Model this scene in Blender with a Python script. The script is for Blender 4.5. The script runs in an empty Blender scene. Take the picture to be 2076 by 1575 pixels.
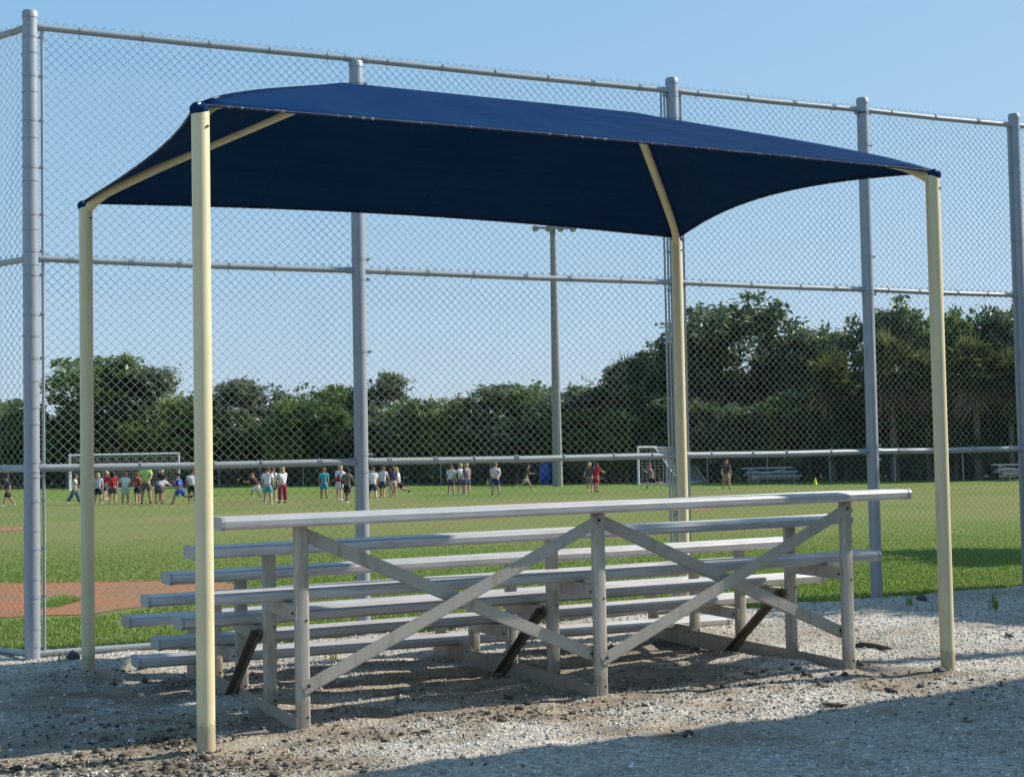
import bpy, bmesh, math, random
import numpy as np
from mathutils import Matrix, Vector, Quaternion
R = math.radians
rng = np.random.default_rng(7)
random.seed(7)

# ------------------------------------------------------------------ camera
F_PX, PITCH, ROLL, CAM_H = 2991.6, 0.0450, 0.0188, 1.472      # fitted to the photograph (2076 x 1575)
SUN_AZ, SUN_EL = 15.5, 36.0                                    # degrees from +X, degrees up
sc = bpy.context.scene
cam_d = bpy.data.cameras.new('camera')
cam_d.sensor_fit = 'HORIZONTAL'; cam_d.sensor_width = 36.0
cam_d.lens = F_PX / 2076 * 36.0
cam_d.clip_start = 0.05; cam_d.clip_end = 3000
cam = bpy.data.objects.new('camera', cam_d)
sc.collection.objects.link(cam)
cam.matrix_world = Matrix.Translation((0, 0, CAM_H)) @ Matrix.Rotation(math.pi/2 + PITCH, 4, 'X') @ Matrix.Rotation(-ROLL, 4, 'Z')
sc.camera = cam
# ------------------------------------------------------------------ world, sun, exposure
w = bpy.data.worlds.new('World'); sc.world = w; w.use_nodes = True
nt = w.node_tree; nt.nodes.clear()
sky = nt.nodes.new('ShaderNodeTexSky'); sky.sky_type = 'NISHITA'; sky.sun_disc = False
sky.sun_elevation = R(SUN_EL); sky.sun_rotation = R(90 - SUN_AZ)
sky.altitude = 0; sky.air_density = 1.0; sky.dust_density = 0.5; sky.ozone_density = 1.6
bg = nt.nodes.new('ShaderNodeBackground'); bg.inputs['Strength'].default_value = 0.105
out = nt.nodes.new('ShaderNodeOutputWorld')
# sky colour grading evens out the blue between zenith and horizon: a power curve per channel, the same over the whole sky
sep = nt.nodes.new('ShaderNodeSeparateColor'); com = nt.nodes.new('ShaderNodeCombineColor'); nt.links.new(sky.outputs[0], sep.inputs[0])
for k_, (g_, sc_) in enumerate(((0.56, 1.16), (0.35, 2.00), (0.22, 3.12))):
    pw = nt.nodes.new('ShaderNodeMath'); pw.operation = 'POWER'; pw.inputs[1].default_value = g_; nt.links.new(sep.outputs[k_], pw.inputs[0])
    ml = nt.nodes.new('ShaderNodeMath'); ml.operation = 'MULTIPLY'; ml.inputs[1].default_value = sc_; nt.links.new(pw.outputs[0], ml.inputs[0]); nt.links.new(ml.outputs[0], com.inputs[k_])
nt.links.new(com.outputs[0], bg.inputs[0]); nt.links.new(bg.outputs[0], out.inputs[0])
sun_d = bpy.data.lights.new('sun', 'SUN'); sun_d.energy = 4.0; sun_d.angle = R(0.55); sun_d.color = (1.0, 0.94, 0.84)
sun = bpy.data.objects.new('sun', sun_d); sc.collection.objects.link(sun)
sdir = Vector((math.cos(R(SUN_EL))*math.cos(R(SUN_AZ)), math.cos(R(SUN_EL))*math.sin(R(SUN_AZ)), math.sin(R(SUN_EL))))
sun.rotation_euler = sdir.to_track_quat('Z', 'Y').to_euler(); sun.location = sdir*40
vs = sc.view_settings; vs.view_transform = 'Standard'; vs.look = 'None'; vs.exposure = 0.80; vs.gamma = 1.0
vs.use_curve_mapping = False
sc.cycles.max_bounces = 8; sc.cycles.transparent_max_bounces = 12
COL = sc.collection

# ------------------------------------------------------------------ helpers
def ray(px, py):
    U = (px - 1038)/F_PX; V = (py - 787.5)/F_PX
    c, s = math.cos(ROLL), math.sin(ROLL)
    u, v = c*U - s*V, s*U + c*V
    c, s = math.cos(PITCH), math.sin(PITCH)
    return Vector((u, c + s*v, s - c*v))
def ground(px, py, z=0.0):
    r = ray(px, py); t = (z - CAM_H)/r.z
    return Vector((0, 0, CAM_H)) + r*t
def at_depth(px, py, Y):
    r = ray(px, py); return Vector((0, 0, CAM_H)) + r*(Y/r.y)

class MB:
    """collects vertices and faces of one mesh"""
    def __init__(self): self.v = []; self.f = []
    def add(self, vs, fs):
        o = len(self.v); self.v += [tuple(p) for p in vs]; self.f += [tuple(i+o for i in q) for q in fs]; return self
    def box(self, c, size, m=None, bev=0.0):
        x, y, z = (s/2 for s in size)
        if bev <= 0:
            vs = [Vector(p) for p in ((-x,-y,-z),(x,-y,-z),(x,y,-z),(-x,y,-z),(-x,-y,z),(x,-y,z),(x,y,z),(-x,y,z))]
            fs = [(0,3,2,1),(4,5,6,7),(0,1,5,4),(1,2,6,5),(2,3,7,6),(3,0,4,7)]
        else:
            bm = bmesh.new(); bmesh.ops.create_cube(bm, size=1)
            for q in bm.verts: q.co = Vector((q.co.x*size[0], q.co.y*size[1], q.co.z*size[2]))
            bmesh.ops.bevel(bm, geom=bm.edges[:], offset=bev, segments=2, affect='EDGES')
            vs = [q.co.copy() for q in bm.verts]; bm.verts.index_update()
            fs = [[q.index for q in fc.verts] for fc in bm.faces]; bm.free()
        if m is not None: vs = [m @ p for p in vs]
        return self.add([p + Vector(c) for p in vs], fs)
    def tube(self, pts, r, n=8, caps=True):
        pts = [Vector(p) for p in pts]; k = len(pts)
        rs = [r]*k if not hasattr(r, '__len__') else r
        vs = []; prev = None
        for i, p in enumerate(pts):
            d = (pts[min(i+1, k-1)] - pts[max(i-1, 0)]).normalized()
            if prev is None:
                a = d.orthogonal().normalized()
            else:
                a = (prev - d*prev.dot(d)).normalized()
            prev = a; b = d.cross(a)
            for j in range(n):
                t = 2*math.pi*j/n; vs.append(p + (a*math.cos(t) + b*math.sin(t))*rs[i])
        fs = []
        for i in range(k-1):
            for j in range(n):
                fs.append((i*n+j, i*n+(j+1) % n, (i+1)*n+(j+1) % n, (i+1)*n+j))
        if caps:
            fs.append(tuple(range(n))[::-1]); fs.append(tuple(range((k-1)*n, k*n)))
        return self.add(vs, fs)
    def prism(self, prof, axis, a, b):
        """profile (list of 2-tuples) in the plane normal to axis, run from a to b; axis 'x' or 'y' or 'z'"""
        n = len(prof)
        def P(t, q):
            return {'x': (t, q[0], q[1]), 'y': (q[0], t, q[1]), 'z': (q[0], q[1], t)}[axis]
        vs = [P(a, q) for q in prof] + [P(b, q) for q in prof]
        fs = [(i, (i+1) % n, n+(i+1) % n, n+i) for i in range(n)] + [tuple(range(n))[::-1], tuple(range(n, 2*n))]
        return self.add(vs, fs)
    def bar(self, p0, p1, up, w, t):
        """flat bar from p0 to p1, width w along up (made square to the axis), thickness t"""
        p0, p1 = Vector(p0), Vector(p1); d = (p1-p0).normalized(); up = Vector(up); up = (up - d*up.dot(d)).normalized(); s = d.cross(up)
        vs = [p + up*a*w/2 + s*b*t/2 for p in (p0, p1) for a, b in ((-1,-1),(1,-1),(1,1),(-1,1))]
        return self.add(vs, [(0,1,2,3)[::-1],(4,5,6,7),(0,1,5,4),(1,2,6,5),(2,3,7,6),(3,0,4,7)])
    def ball(self, c, r, n=10, m=7, rot=None):
        rx, ry, rz = (r, r, r) if not hasattr(r, '__len__') else r
        vs = []; fs = []
        for i in range(m+1):
            ph = math.pi*i/m
            for j in range(n):
                t = 2*math.pi*j/n
                p = Vector((rx*math.sin(ph)*math.cos(t), ry*math.sin(ph)*math.sin(t), rz*math.cos(ph)))
                if rot is not None: p = rot @ p
                vs.append(p + Vector(c))
        for i in range(m):
            for j in range(n):
                fs.append((i*n+j, (i+1)*n+j, (i+1)*n+(j+1) % n, i*n+(j+1) % n))
        return self.add(vs, fs)

def mesh_from(name, mb, smooth=None):
    me = bpy.data.meshes.new(name)
    me.from_pydata(mb.v, [], mb.f); me.validate(); 
    bm = bmesh.new(); bm.from_mesh(me); bmesh.ops.recalc_face_normals(bm, faces=bm.faces); bm.to_mesh(me); bm.free()
    if smooth is not None: shade(me, smooth)
    return me
def shade(me, ang=35):
    me.polygons.foreach_set('use_smooth', [True]*len(me.polygons))
    try: me.set_sharp_from_angle(angle=R(ang))
    except Exception: pass
def np_mesh(name, V, F):
    """big mesh from numpy arrays; F is (n,3) or (n,4)"""
    me = bpy.data.meshes.new(name); V = np.asarray(V, np.float32); F = np.asarray(F, np.int32); k = F.shape[1]
    me.vertices.add(len(V)); me.vertices.foreach_set('co', V.ravel())
    me.loops.add(F.size); me.loops.foreach_set('vertex_index', F.ravel())
    me.polygons.add(len(F)); me.polygons.foreach_set('loop_start', np.arange(0, F.size, k, dtype=np.int32))
    me.update(calc_edges=True); return me
def obj(name, data, material=None, parent=None, loc=(0,0,0), rot=(0,0,0), smooth=None):
    me = mesh_from(name, data, smooth) if isinstance(data, MB) else data
    if material is not None and not me.materials: me.materials.append(material)
    o = bpy.data.objects.new(name, me); COL.objects.link(o)
    o.parent = parent; o.location = loc; o.rotation_euler = rot
    return o
def tag(o, label, cat, group=None):
    o['label'] = label; o['category'] = cat
    if group: o['group'] = group
    return o
def thing(name, label, cat, loc=(0,0,0), rz=0.0, group=None):
    o = bpy.data.objects.new(name, None); COL.objects.link(o); o.empty_display_size = 0.2
    o.location = loc; o.rotation_euler = (0, 0, rz)
    return tag(o, label, cat, group)
def structure(o): o['kind'] = 'structure'; return o
def stuff(o): o['kind'] = 'stuff'; return o
def copy_tree(o, parent=None):
    c = o.copy(); COL.objects.link(c); c.parent = parent
    for ch in list(o.children): copy_tree(ch, c)
    return c

# ------------------------------------------------------------------ materials
def new_mat(name):
    m = bpy.data.materials.new(name); m.use_nodes = True
    t = m.node_tree; return m, t, t.nodes['Principled BSDF']
def N(t, kind, **kw):
    n = t.nodes.new(kind)
    for k, v in kw.items():
        if k in n.inputs: n.inputs[k].default_value = v
        else: setattr(n, k, v)
    return n
def ramp(t, fac, stops):
    n = t.nodes.new('ShaderNodeValToRGB'); e = n.color_ramp.elements
    while len(e) < len(stops): e.new(0.5)
    for el, (p, c) in zip(e, stops): el.position = p; el.color = (*c, 1)
    t.links.new(fac, n.inputs[0]); return n.outputs[0]
def mix(t, fac, a, b, mode='MIX'):
    n = t.nodes.new('ShaderNodeMix'); n.data_type = 'RGBA'; n.blend_type = mode
    for s, v in ((n.inputs[0], fac), (n.inputs[6], a), (n.inputs[7], b)):
        if hasattr(v, 'links') or hasattr(v, 'is_linked'): t.links.new(v, s)
        else: s.default_value = v if not isinstance(v, tuple) else (*v, 1)
    return n.outputs[2]
def obj_co(t):
    return N(t, 'ShaderNodeTexCoord').outputs['Object']
def noise(t, co, scale, detail=3, rough=0.55, dist=0.0):
    n = N(t, 'ShaderNodeTexNoise', Scale=scale, Detail=detail, Roughness=rough, Distortion=dist); t.links.new(co, n.inputs['Vector']); return n.outputs['Fac']
def stretch(t, co, s):
    n = N(t, 'ShaderNodeMapping'); n.inputs['Scale'].default_value = s; t.links.new(co, n.inputs['Vector']); return n.outputs[0]
def bump(t, b, h, strength=0.3, dist=0.01):
    n = N(t, 'ShaderNodeBump', Strength=strength, Distance=dist); t.links.new(h, n.inputs['Height']); t.links.new(n.outputs[0], b.inputs['Normal'])

def paint_mat(name, col, rough=0.45, wear=(0.35, 0.30, 0.2), amount=0.35, metal=0.0, spec=0.5, thr=0.56, streak=(30, 30, 4), base_dirt=None):
    m, t, b = new_mat(name); co = obj_co(t)
    n1 = noise(t, co, 3.0, 4); n2 = noise(t, stretch(t, co, streak), 1.0, 5, 0.7)
    c = mix(t, ramp(t, n1, [(0.35, (0,0,0)), (0.65, (amount,)*3)]), tuple(col), tuple(x*0.78 for x in col))
    c = mix(t, ramp(t, n2, [(thr, (0,0,0)), (thr+.15, (amount,)*3)]), c, tuple(wear))
    if base_dirt:      # soil splashed up from the ground
        sx = N(t, 'ShaderNodeSeparateXYZ'); t.links.new(co, sx.inputs[0]); ad = N(t, 'ShaderNodeMath', operation='MULTIPLY_ADD'); t.links.new(noise(t, co, 14, 5, 0.8), ad.inputs[0]); ad.inputs[1].default_value = -.30; t.links.new(sx.outputs[2], ad.inputs[2])
        c = mix(t, ramp(t, ad.outputs[0], [(0.0, (.5,)*3), (0.035, (0,0,0))]), c, base_dirt)
    t.links.new(c, b.inputs['Base Color'])
    b.inputs['Roughness'].default_value = rough; b.inputs['Metallic'].default_value = metal
    b.inputs['Specular IOR Level'].default_value = spec
    t.links.new(ramp(t, n2, [(0.2, (rough-0.08,)*3), (0.8, (rough+0.14,)*3)]), b.inputs['Roughness'])
    return m
M = {}
M['cream_steel'] = paint_mat('cream powder coated steel', (0.66, 0.575, 0.35), 0.42, (0.36, 0.29, 0.17), 0.5, streak=(45, 45, 7), thr=.60, base_dirt=(0.20, 0.165, 0.12))
M['galv'] = paint_mat('galvanised steel pipe', (0.31, 0.345, 0.39), 0.40, (0.19, 0.21, 0.235), 0.6, 0.15)
M['galv_rail'] = paint_mat('galvanised rail', (0.33, 0.365, 0.37), 0.42, (0.22, 0.23, 0.23), 0.5, 0.2)
M['wire'] = paint_mat('galvanised wire', (0.33, 0.34, 0.325), 0.42, (0.25, 0.25, 0.24), 0.3, 0.35)
M['alu'] = paint_mat('brushed aluminium plank', (0.585, 0.58, 0.575), 0.36, (0.33, 0.31, 0.28), 0.8, 0.30, thr=.52, streak=(3, 60, 60))
M['alu_cap'] = paint_mat('aluminium end cap', (0.40, 0.40, 0.42), 0.45, (0.25, 0.25, 0.25), 0.4, 0.4)
M['alu_leg'] = paint_mat('weathered aluminium angle', (0.46, 0.43, 0.37), 0.5, (0.26, 0.215, 0.15), 0.6, 0.2, thr=.53, streak=(14, 14, 3), base_dirt=(0.20, 0.165, 0.12))
M['old_strut'] = paint_mat('dirty brown steel strut', (0.16, 0.135, 0.10), 0.6, (0.10, 0.06, 0.03), 0.6, 0.2)
M['bolt'] = paint_mat('dark bolt', (0.05, 0.05, 0.05), 0.5, (0.1, 0.06, 0.03), 0.5, 0.5)
M['bright_bolt'] = paint_mat('zinc bolt', (0.6, 0.6, 0.6), 0.3, (0.4, 0.4, 0.4), 0.2, 0.8)
M['white_pipe'] = paint_mat('white painted pipe', (0.72, 0.73, 0.72), 0.45, (0.5, 0.5, 0.48), 0.3)
M['net'] = paint_mat('white net cord', (0.55, 0.58, 0.58), 0.8, (0.4, 0.4, 0.4), 0.2)
M['concrete'] = paint_mat('weathered concrete', (0.25, 0.245, 0.23), 0.85, (0.2, 0.19, 0.17), 0.5)
M['blue_plastic'] = paint_mat('blue plastic', (0.015, 0.055, 0.28), 0.4, (0.02, 0.05, 0.25), 0.3)
M['yellow_plastic'] = paint_mat('yellow plastic', (0.75, 0.62, 0.04), 0.5, (0.5, 0.4, 0.05), 0.3)
M['bark'] = paint_mat('grey brown bark', (0.13, 0.10, 0.075), 0.9, (0.06, 0.05, 0.04), 0.7)
M['dead_wood'] = paint_mat('dark rotten wood', (0.10, 0.08, 0.06), 0.9, (0.04, 0.03, 0.025), 0.7)
M['rock'] = paint_mat('dark stone', (0.075, 0.07, 0.075), 0.85, (0.16, 0.15, 0.14), 0.6)
M['tan_wall'] = paint_mat('tan stucco', (0.45, 0.39, 0.30), 0.9, (0.3, 0.26, 0.2), 0.4)
M['roof_metal'] = paint_mat('pale roof sheet', (0.42, 0.42, 0.40), 0.5, (0.28, 0.27, 0.25), 0.4, 0.2)

def fabric_mat():
    m, t, b = new_mat('navy knitted shade cloth'); co = obj_co(t)
    rib = N(t, 'ShaderNodeTexWave', Scale=55.0, Distortion=1.2, Detail=2.0); rib.bands_direction = 'Y'; t.links.new(co, rib.inputs['Vector'])
    st = noise(t, stretch(t, co, (0.7, 16, 16)), 1.0, 5, 0.75); big = noise(t, co, 1.3, 3)
    c = mix(t, ramp(t, st, [(0.3, (0,0,0)), (0.75, (1,1,1))]), (0.0028, 0.020, 0.072), (0.0070, 0.037, 0.105))
    c = mix(t, ramp(t, big, [(0.35, (0,0,0)), (0.75, (0.45,)*3)]), c, (0.011, 0.043, 0.102))
    # sewn seams across the cloth, a doubled darker strip every 1.1 m
    sx = N(t, 'ShaderNodeSeparateXYZ'); t.links.new(co, sx.inputs[0]); pp = N(t, 'ShaderNodeMath', operation='PINGPONG'); t.links.new(sx.outputs[0], pp.inputs[0]); pp.inputs[1].default_value = 0.605
    c = mix(t, ramp(t, pp.outputs[0], [(0.0, (.22,)*3), (0.016, (.22,)*3), (0.020, (0,0,0))]), c, (0.002, 0.012, 0.045))
    t.links.new(c, b.inputs['Base Color']); b.inputs['Roughness'].default_value = 0.85
    b.inputs['Specular IOR Level'].default_value = 0.03
    bump(t, b, rib.outputs['Fac'], 0.25, 0.004)
    tr = N(t, 'ShaderNodeBsdfTransparent'); tr.inputs[0].default_value = (1, 1, 1, 1)
    mx = t.nodes.new('ShaderNodeMixShader'); mx.inputs[0].default_value = 0.035
    o = t.nodes['Material Output']
    t.links.new(b.outputs[0], mx.inputs[1]); t.links.new(tr.outputs[0], mx.inputs[2]); t.links.new(mx.outputs[0], o.inputs[0])
    return m
M['fabric'] = fabric_mat()
M['hem'] = paint_mat('frayed hem thread', (0.035, 0.05, 0.09), 0.9, (0.60, 0.58, 0.52), 1.0)
M['boot'] = paint_mat('dark corner wrap', (0.015, 0.022, 0.04), 0.7, (0.05, 0.05, 0.06), 0.4)

def gravel_mat():
    m, t, b = new_mat('crushed shell gravel'); co = obj_co(t)
    v1 = N(t, 'ShaderNodeTexVoronoi', Scale=55.0, Randomness=1.0); t.links.new(co, v1.inputs['Vector'])
    v2 = N(t, 'ShaderNodeTexVoronoi', Scale=22.0, Randomness=1.0); t.links.new(co, v2.inputs['Vector'])
    def cell(v):
        s = N(t, 'ShaderNodeSeparateColor'); t.links.new(v.outputs['Color'], s.inputs[0]); return s.outputs[0]
    c1 = ramp(t, cell(v1), [(0.0, (0.17, 0.155, 0.135)), (0.18, (0.32, 0.295, 0.26)), (0.55, (0.43, 0.41, 0.375)), (0.88, (0.55, 0.53, 0.495)), (1.0, (0.76, 0.75, 0.72))])
    c2 = ramp(t, cell(v2), [(0.0, (0.28, 0.26, 0.23)), (0.5, (0.46, 0.435, 0.40)), (1.0, (0.60, 0.58, 0.545))])
    c = mix(t, 0.38, c1, c2)
    n1 = noise(t, co, 0.75, 5, 0.62, 0.4); n2 = noise(t, co, 2.6, 6, 0.7, 0.3); n3 = noise(t, co, 1.4, 4, 0.6, 0.6)
    dirt = ramp(t, n3, [(0.0, (0.20, 0.165, 0.125)), (1.0, (0.34, 0.29, 0.225))])
    c = mix(t, ramp(t, n1, [(0.46, (0,0,0)), (0.64, (0.8,)*3)]), c, dirt)
    c = mix(t, ramp(t, n2, [(0.60, (0,0,0)), (0.76, (0.6,)*3)]), c, (0.15, 0.125, 0.10))
    # trampled soil under and around the stand: where feet and rain keep the shell off
    at = N(t, 'ShaderNodeAttribute'); at.attribute_name = 'soil'
    c = mix(t, at.outputs['Fac'], c, mix(t, ramp(t, n2, [(0.35, (0,0,0)), (0.65, (1,1,1))]), (0.13, 0.105, 0.080), (0.34, 0.29, 0.225)))
    c = mix(t, 1.0, c, (1.03, 0.995, 0.93), 'MULTIPLY')      # sandy cast of the shell
    t.links.new(c, b.inputs['Base Color']); b.inputs['Roughness'].default_value = 0.95
    b.inputs['Specular IOR Level'].default_value = 0.2
    h = N(t, 'ShaderNodeMath', operation='ADD'); t.links.new(v1.outputs['Distance'], h.inputs[0]); t.links.new(noise(t, co, 30, 5, 0.7), h.inputs[1])
    bump(t, b, h.outputs[0], 0.6, 0.018)
    return m
M['gravel'] = gravel_mat()
def island_mat(name, stops, rough=0.9, spec=0.2, trans=0.0, tcol=None, patch=None):
    m, t, b = new_mat(name)
    g = N(t, 'ShaderNodeNewGeometry')
    c = ramp(t, g.outputs['Random Per Island'], stops)
    if patch:
        oi = N(t, 'ShaderNodeObjectInfo'); c = mix(t, 1.0, c, ramp(t, oi.outputs['Random'], [(0, (0.80, 0.80, 0.85)), (0.5, (1.05, 1.05, 0.95)), (0.8, (1.25, 1.18, 0.85)), (1, (1.15, 1.25, 1.15))]), 'MULTIPLY')
        co = N(t, 'ShaderNodeTexCoord').outputs['Object']
        c = mix(t, ramp(t, noise(t, co, patch[0], 3), [(0.40, (0,0,0)), (0.66, (patch[2],)*3)]), c, patch[1])
    t.links.new(c, b.inputs['Base Color']); b.inputs['Roughness'].default_value = rough; b.inputs['Specular IOR Level'].default_value = spec
    if trans:
        tr = N(t, 'ShaderNodeBsdfTranslucent'); t.links.new(mix(t, 0.5, c, tcol), tr.inputs[0])
        mx = t.nodes.new('ShaderNodeMixShader'); mx.inputs[0].default_value = trans
        t.links.new(b.outputs[0], mx.inputs[1]); t.links.new(tr.outputs[0], mx.inputs[2]); t.links.new(mx.outputs[0], t.nodes['Material Output'].inputs[0])
    return m
M['pebble'] = island_mat('shell and stone bits', [(0, (0.22, 0.21, 0.195)), (0.2, (0.33, 0.315, 0.29)), (0.55, (0.46, 0.445, 0.415)), (0.9, (0.60, 0.585, 0.56)), (1, (0.80, 0.79, 0.77))])
M['clod'] = island_mat('soil clods', [(0, (0.06, 0.05, 0.04)), (0.6, (0.13, 0.11, 0.085)), (1, (0.26, 0.23, 0.19))])
M['litter'] = island_mat('dead leaf litter', [(0, (0.05, 0.042, 0.034)), (0.6, (0.12, 0.095, 0.07)), (1, (0.24, 0.185, 0.12))])
M['grass_blade'] = island_mat('grass blades', [(0, (0.090, 0.170, 0.020)), (0.5, (0.150, 0.245, 0.030)), (0.85, (0.215, 0.290, 0.050)), (1, (0.34, 0.33, 0.12))], 0.6, 0.3, 0.35, (0.22, 0.34, 0.03))
def leaf_mat(name, a, b_, c_, d_, trans, patch):
    return island_mat(name, [(0, a), (0.45, b_), (0.88, c_), (1, d_)], 0.45, 0.45, trans, tuple(x*1.9 for x in c_), (0.5, patch, 0.6))
LEAF = [
 leaf_mat('leaf mid green', (0.036, 0.075, 0.020), (0.062, 0.120, 0.030), (0.100, 0.160, 0.042), (0.17, 0.21, 0.07), .38, (0.125, 0.185, 0.035)),
 leaf_mat('leaf dark evergreen', (0.028, 0.058, 0.024), (0.050, 0.092, 0.036), (0.085, 0.130, 0.055), (0.14, 0.18, 0.09), .32, (0.085, 0.130, 0.045)),
 leaf_mat('leaf grey green', (0.046, 0.078, 0.042), (0.082, 0.122, 0.062), (0.125, 0.165, 0.090), (0.19, 0.22, 0.13), .34, (0.12, 0.165, 0.068)),
 leaf_mat('leaf yellow green', (0.060, 0.105, 0.018), (0.100, 0.160, 0.028), (0.150, 0.200, 0.040), (0.22, 0.24, 0.06), .40, (0.105, 0.160, 0.030))]
M['palm_leaf'] = island_mat('palm frond', [(0, (0.055, 0.085, 0.024)), (0.7, (0.105, 0.135, 0.040)), (1, (0.20, 0.20, 0.07))], 0.5, 0.4, 0.3, (0.2, 0.22, 0.05))
M['palm_dead'] = island_mat('dead brown frond', [(0, (0.13, 0.09, 0.05)), (1, (0.38, 0.29, 0.15))], 0.8, 0.2, 0.15, (0.3, 0.22, 0.1))

def field_mat():
    m, t, b = new_mat('mown grass field'); co = obj_co(t)
    n1 = noise(t, co, 0.10, 5, 0.6, 0.5); n2 = noise(t, co, 1.1, 6, 0.7); n3 = noise(t, co, 30, 4, 0.8)
    g = mix(t, ramp(t, n1, [(0.38, (0,0,0)), (0.60, (1,1,1))]), (0.110, 0.175, 0.027), (0.179, 0.186, 0.053))
    g = mix(t, ramp(t, n2, [(0.40, (0,0,0)), (0.72, (0.6,)*3)]), g, (0.091, 0.156, 0.022))
    g = mix(t, ramp(t, noise(t, co, 0.34, 6, 0.7, 0.8), [(0.50, (0,0,0)), (0.66, (0.55,)*3)]), g, (0.185, 0.170, 0.065))
    sx = N(t, 'ShaderNodeSeparateXYZ'); t.links.new(co, sx.inputs[0])
    # dry worn middle of the pitch, greener towards the near fence and the far edge
    band = N(t, 'ShaderNodeMapRange'); band.inputs[1].default_value = 17; band.inputs[2].default_value = 38; t.links.new(sx.outputs[1], band.inputs[0])
    dry = mix(t, n2, (0.179, 0.186, 0.056), (0.236, 0.217, 0.088))
    f = N(t, 'ShaderNodeMath', operation='MULTIPLY'); t.links.new(band.outputs[0], f.inputs[0]); t.links.new(ramp(t, n1, [(0.30, (0.2,)*3), (0.62, (0.9,)*3)]), f.inputs[1])
    g = mix(t, f.outputs[0], g, dry)
    far = N(t, 'ShaderNodeMapRange'); far.inputs[1].default_value = 54; far.inputs[2].default_value = 64; t.links.new(sx.outputs[1], far.inputs[0])
    g = mix(t, far.outputs[0], g, mix(t, n2, (0.125, 0.190, 0.038), (0.171, 0.209, 0.052)))
    g = mix(t, ramp(t, n3, [(0.3, (0,0,0)), (0.8, (0.45,)*3)]), g, (0.065, 0.103, 0.016))
    t.links.new(g, b.inputs['Base Color']); b.inputs['Roughness'].default_value = 0.9; b.inputs['Specular IOR Level'].default_value = 0.1
    bump(t, b, noise(t, co, 22, 5, 0.8), 0.35, 0.03)
    return m
M['field'] = field_mat()
def clay_mat():
    m, t, b = new_mat('red infield clay'); co = obj_co(t)
    n1 = noise(t, co, 0.9, 6, 0.7, 0.6); n2 = noise(t, co, 9, 6, 0.8); n3 = noise(t, co, 2.6, 6, 0.75, 0.8)
    c = mix(t, ramp(t, n1, [(0.40, (0,0,0)), (0.62, (1,1,1))]), (0.36, 0.145, 0.066), (0.265, 0.165, 0.098))
    c = mix(t, ramp(t, n2, [(0.45, (0,0,0)), (0.75, (0.7,)*3)]), c, (0.20, 0.105, 0.06))
    c = mix(t, ramp(t, n3, [(0.52, (0,0,0)), (0.64, (0.75,)*3)]), c, (0.16, 0.14, 0.055))
    t.links.new(c, b.inputs['Base Color']); b.inputs['Roughness'].default_value = 0.95; b.inputs['Specular IOR Level'].default_value = 0.15
    bump(t, b, n2, 0.7, 0.03); return m
M['clay'] = clay_mat()
_plain = {}
def cloth(col, rough=0.85):
    k = tuple(round(c, 3) for c in col)
    if k not in _plain:
        m, t, b = new_mat('cloth'); co = obj_co(t)
        t.links.new(mix(t, ramp(t, noise(t, co, 9, 3), [(0.35, (0,0,0)), (0.7, (0.5,)*3)]), tuple(col), tuple(c*0.7 for c in col)), b.inputs['Base Color'])
        b.inputs['Roughness'].default_value = rough; b.inputs['Specular IOR Level'].default_value = 0.25; _plain[k] = m
    return _plain[k]

# ------------------------------------------------------------------ fence line and ground
FA = 0.4344
P1 = Vector((-3.617, 11.099, 0)); FD = Vector((math.cos(FA), math.sin(FA), 0)); FN = Vector((-math.sin(FA), math.cos(FA), 0))
T = [0.0, 2.605, 5.671, 7.850, 9.805, 12.85]
POST = [P1 + FD*t for t in T]
BAY0 = Vector((-0.80, 0.60, 0)); POST0 = P1 + BAY0*3.0
PROJ_FIELD = -0.035

def over_fence(x, y):
    """signed distance beyond the fence line (positive = field side)"""
    d = (x - P1.x)*FN.x + (y - P1.y)*FN.y
    n0 = np.array([0.60, 0.80]); d0 = (x - P1.x)*n0[0] + (y - P1.y)*n0[1]
    return np.minimum(d, d0)
def vnoise(x, y, s, seed):
    r = np.random.default_rng(seed); g = r.random((64, 64))
    fx, fy = x*s, y*s; ix, iy = np.floor(fx).astype(int), np.floor(fy).astype(int); tx, ty = fx-ix, fy-iy
    tx, ty = tx*tx*(3-2*tx), ty*ty*(3-2*ty)
    a = g[ix % 64, iy % 64]; b_ = g[(ix+1) % 64, iy % 64]; c = g[ix % 64, (iy+1) % 64]; d = g[(ix+1) % 64, (iy+1) % 64]
    return (a*(1-tx)+b_*tx)*(1-ty)+(c*(1-tx)+d*tx)*ty - 0.5
BL = dict(x=0.5422, y=8.6789, a=0.4521)
def bl_world(u, v):
    c, s = math.cos(BL['a']), math.sin(BL['a']); return BL['x']+u*c-v*s, BL['y']+u*s+v*c
MOUNDS = []      # x, y, radius, height: soil heaped against the stand's feet
for (u, v, r, h) in [(-1.73, 1.30, .26, .085), (-1.72, 1.0, .2, .05), (-1.66, .45, .2, .05), (1.66, .62, .34, .075), (1.45, .28, .36, .055), (1.62, 1.2, .25, .06), (0.12, .35, .22, .03),
                     (0.15, 1.9, .25, .03), (-1.83, .1, .14, .03), (1.83, .1, .14, .03), (0, .1, .14, .02)]:
    MOUNDS.append((*bl_world(u, v), r, h*.6))
for p, r, h in [((418, 1538), .22, .03), ((1927, 1371), .25, .03), ((180, 1374), .25, .04), ((1640, 1352), .4, .02)]:
    g = ground(*p); MOUNDS.append((g.x, g.y, r, h))
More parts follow.
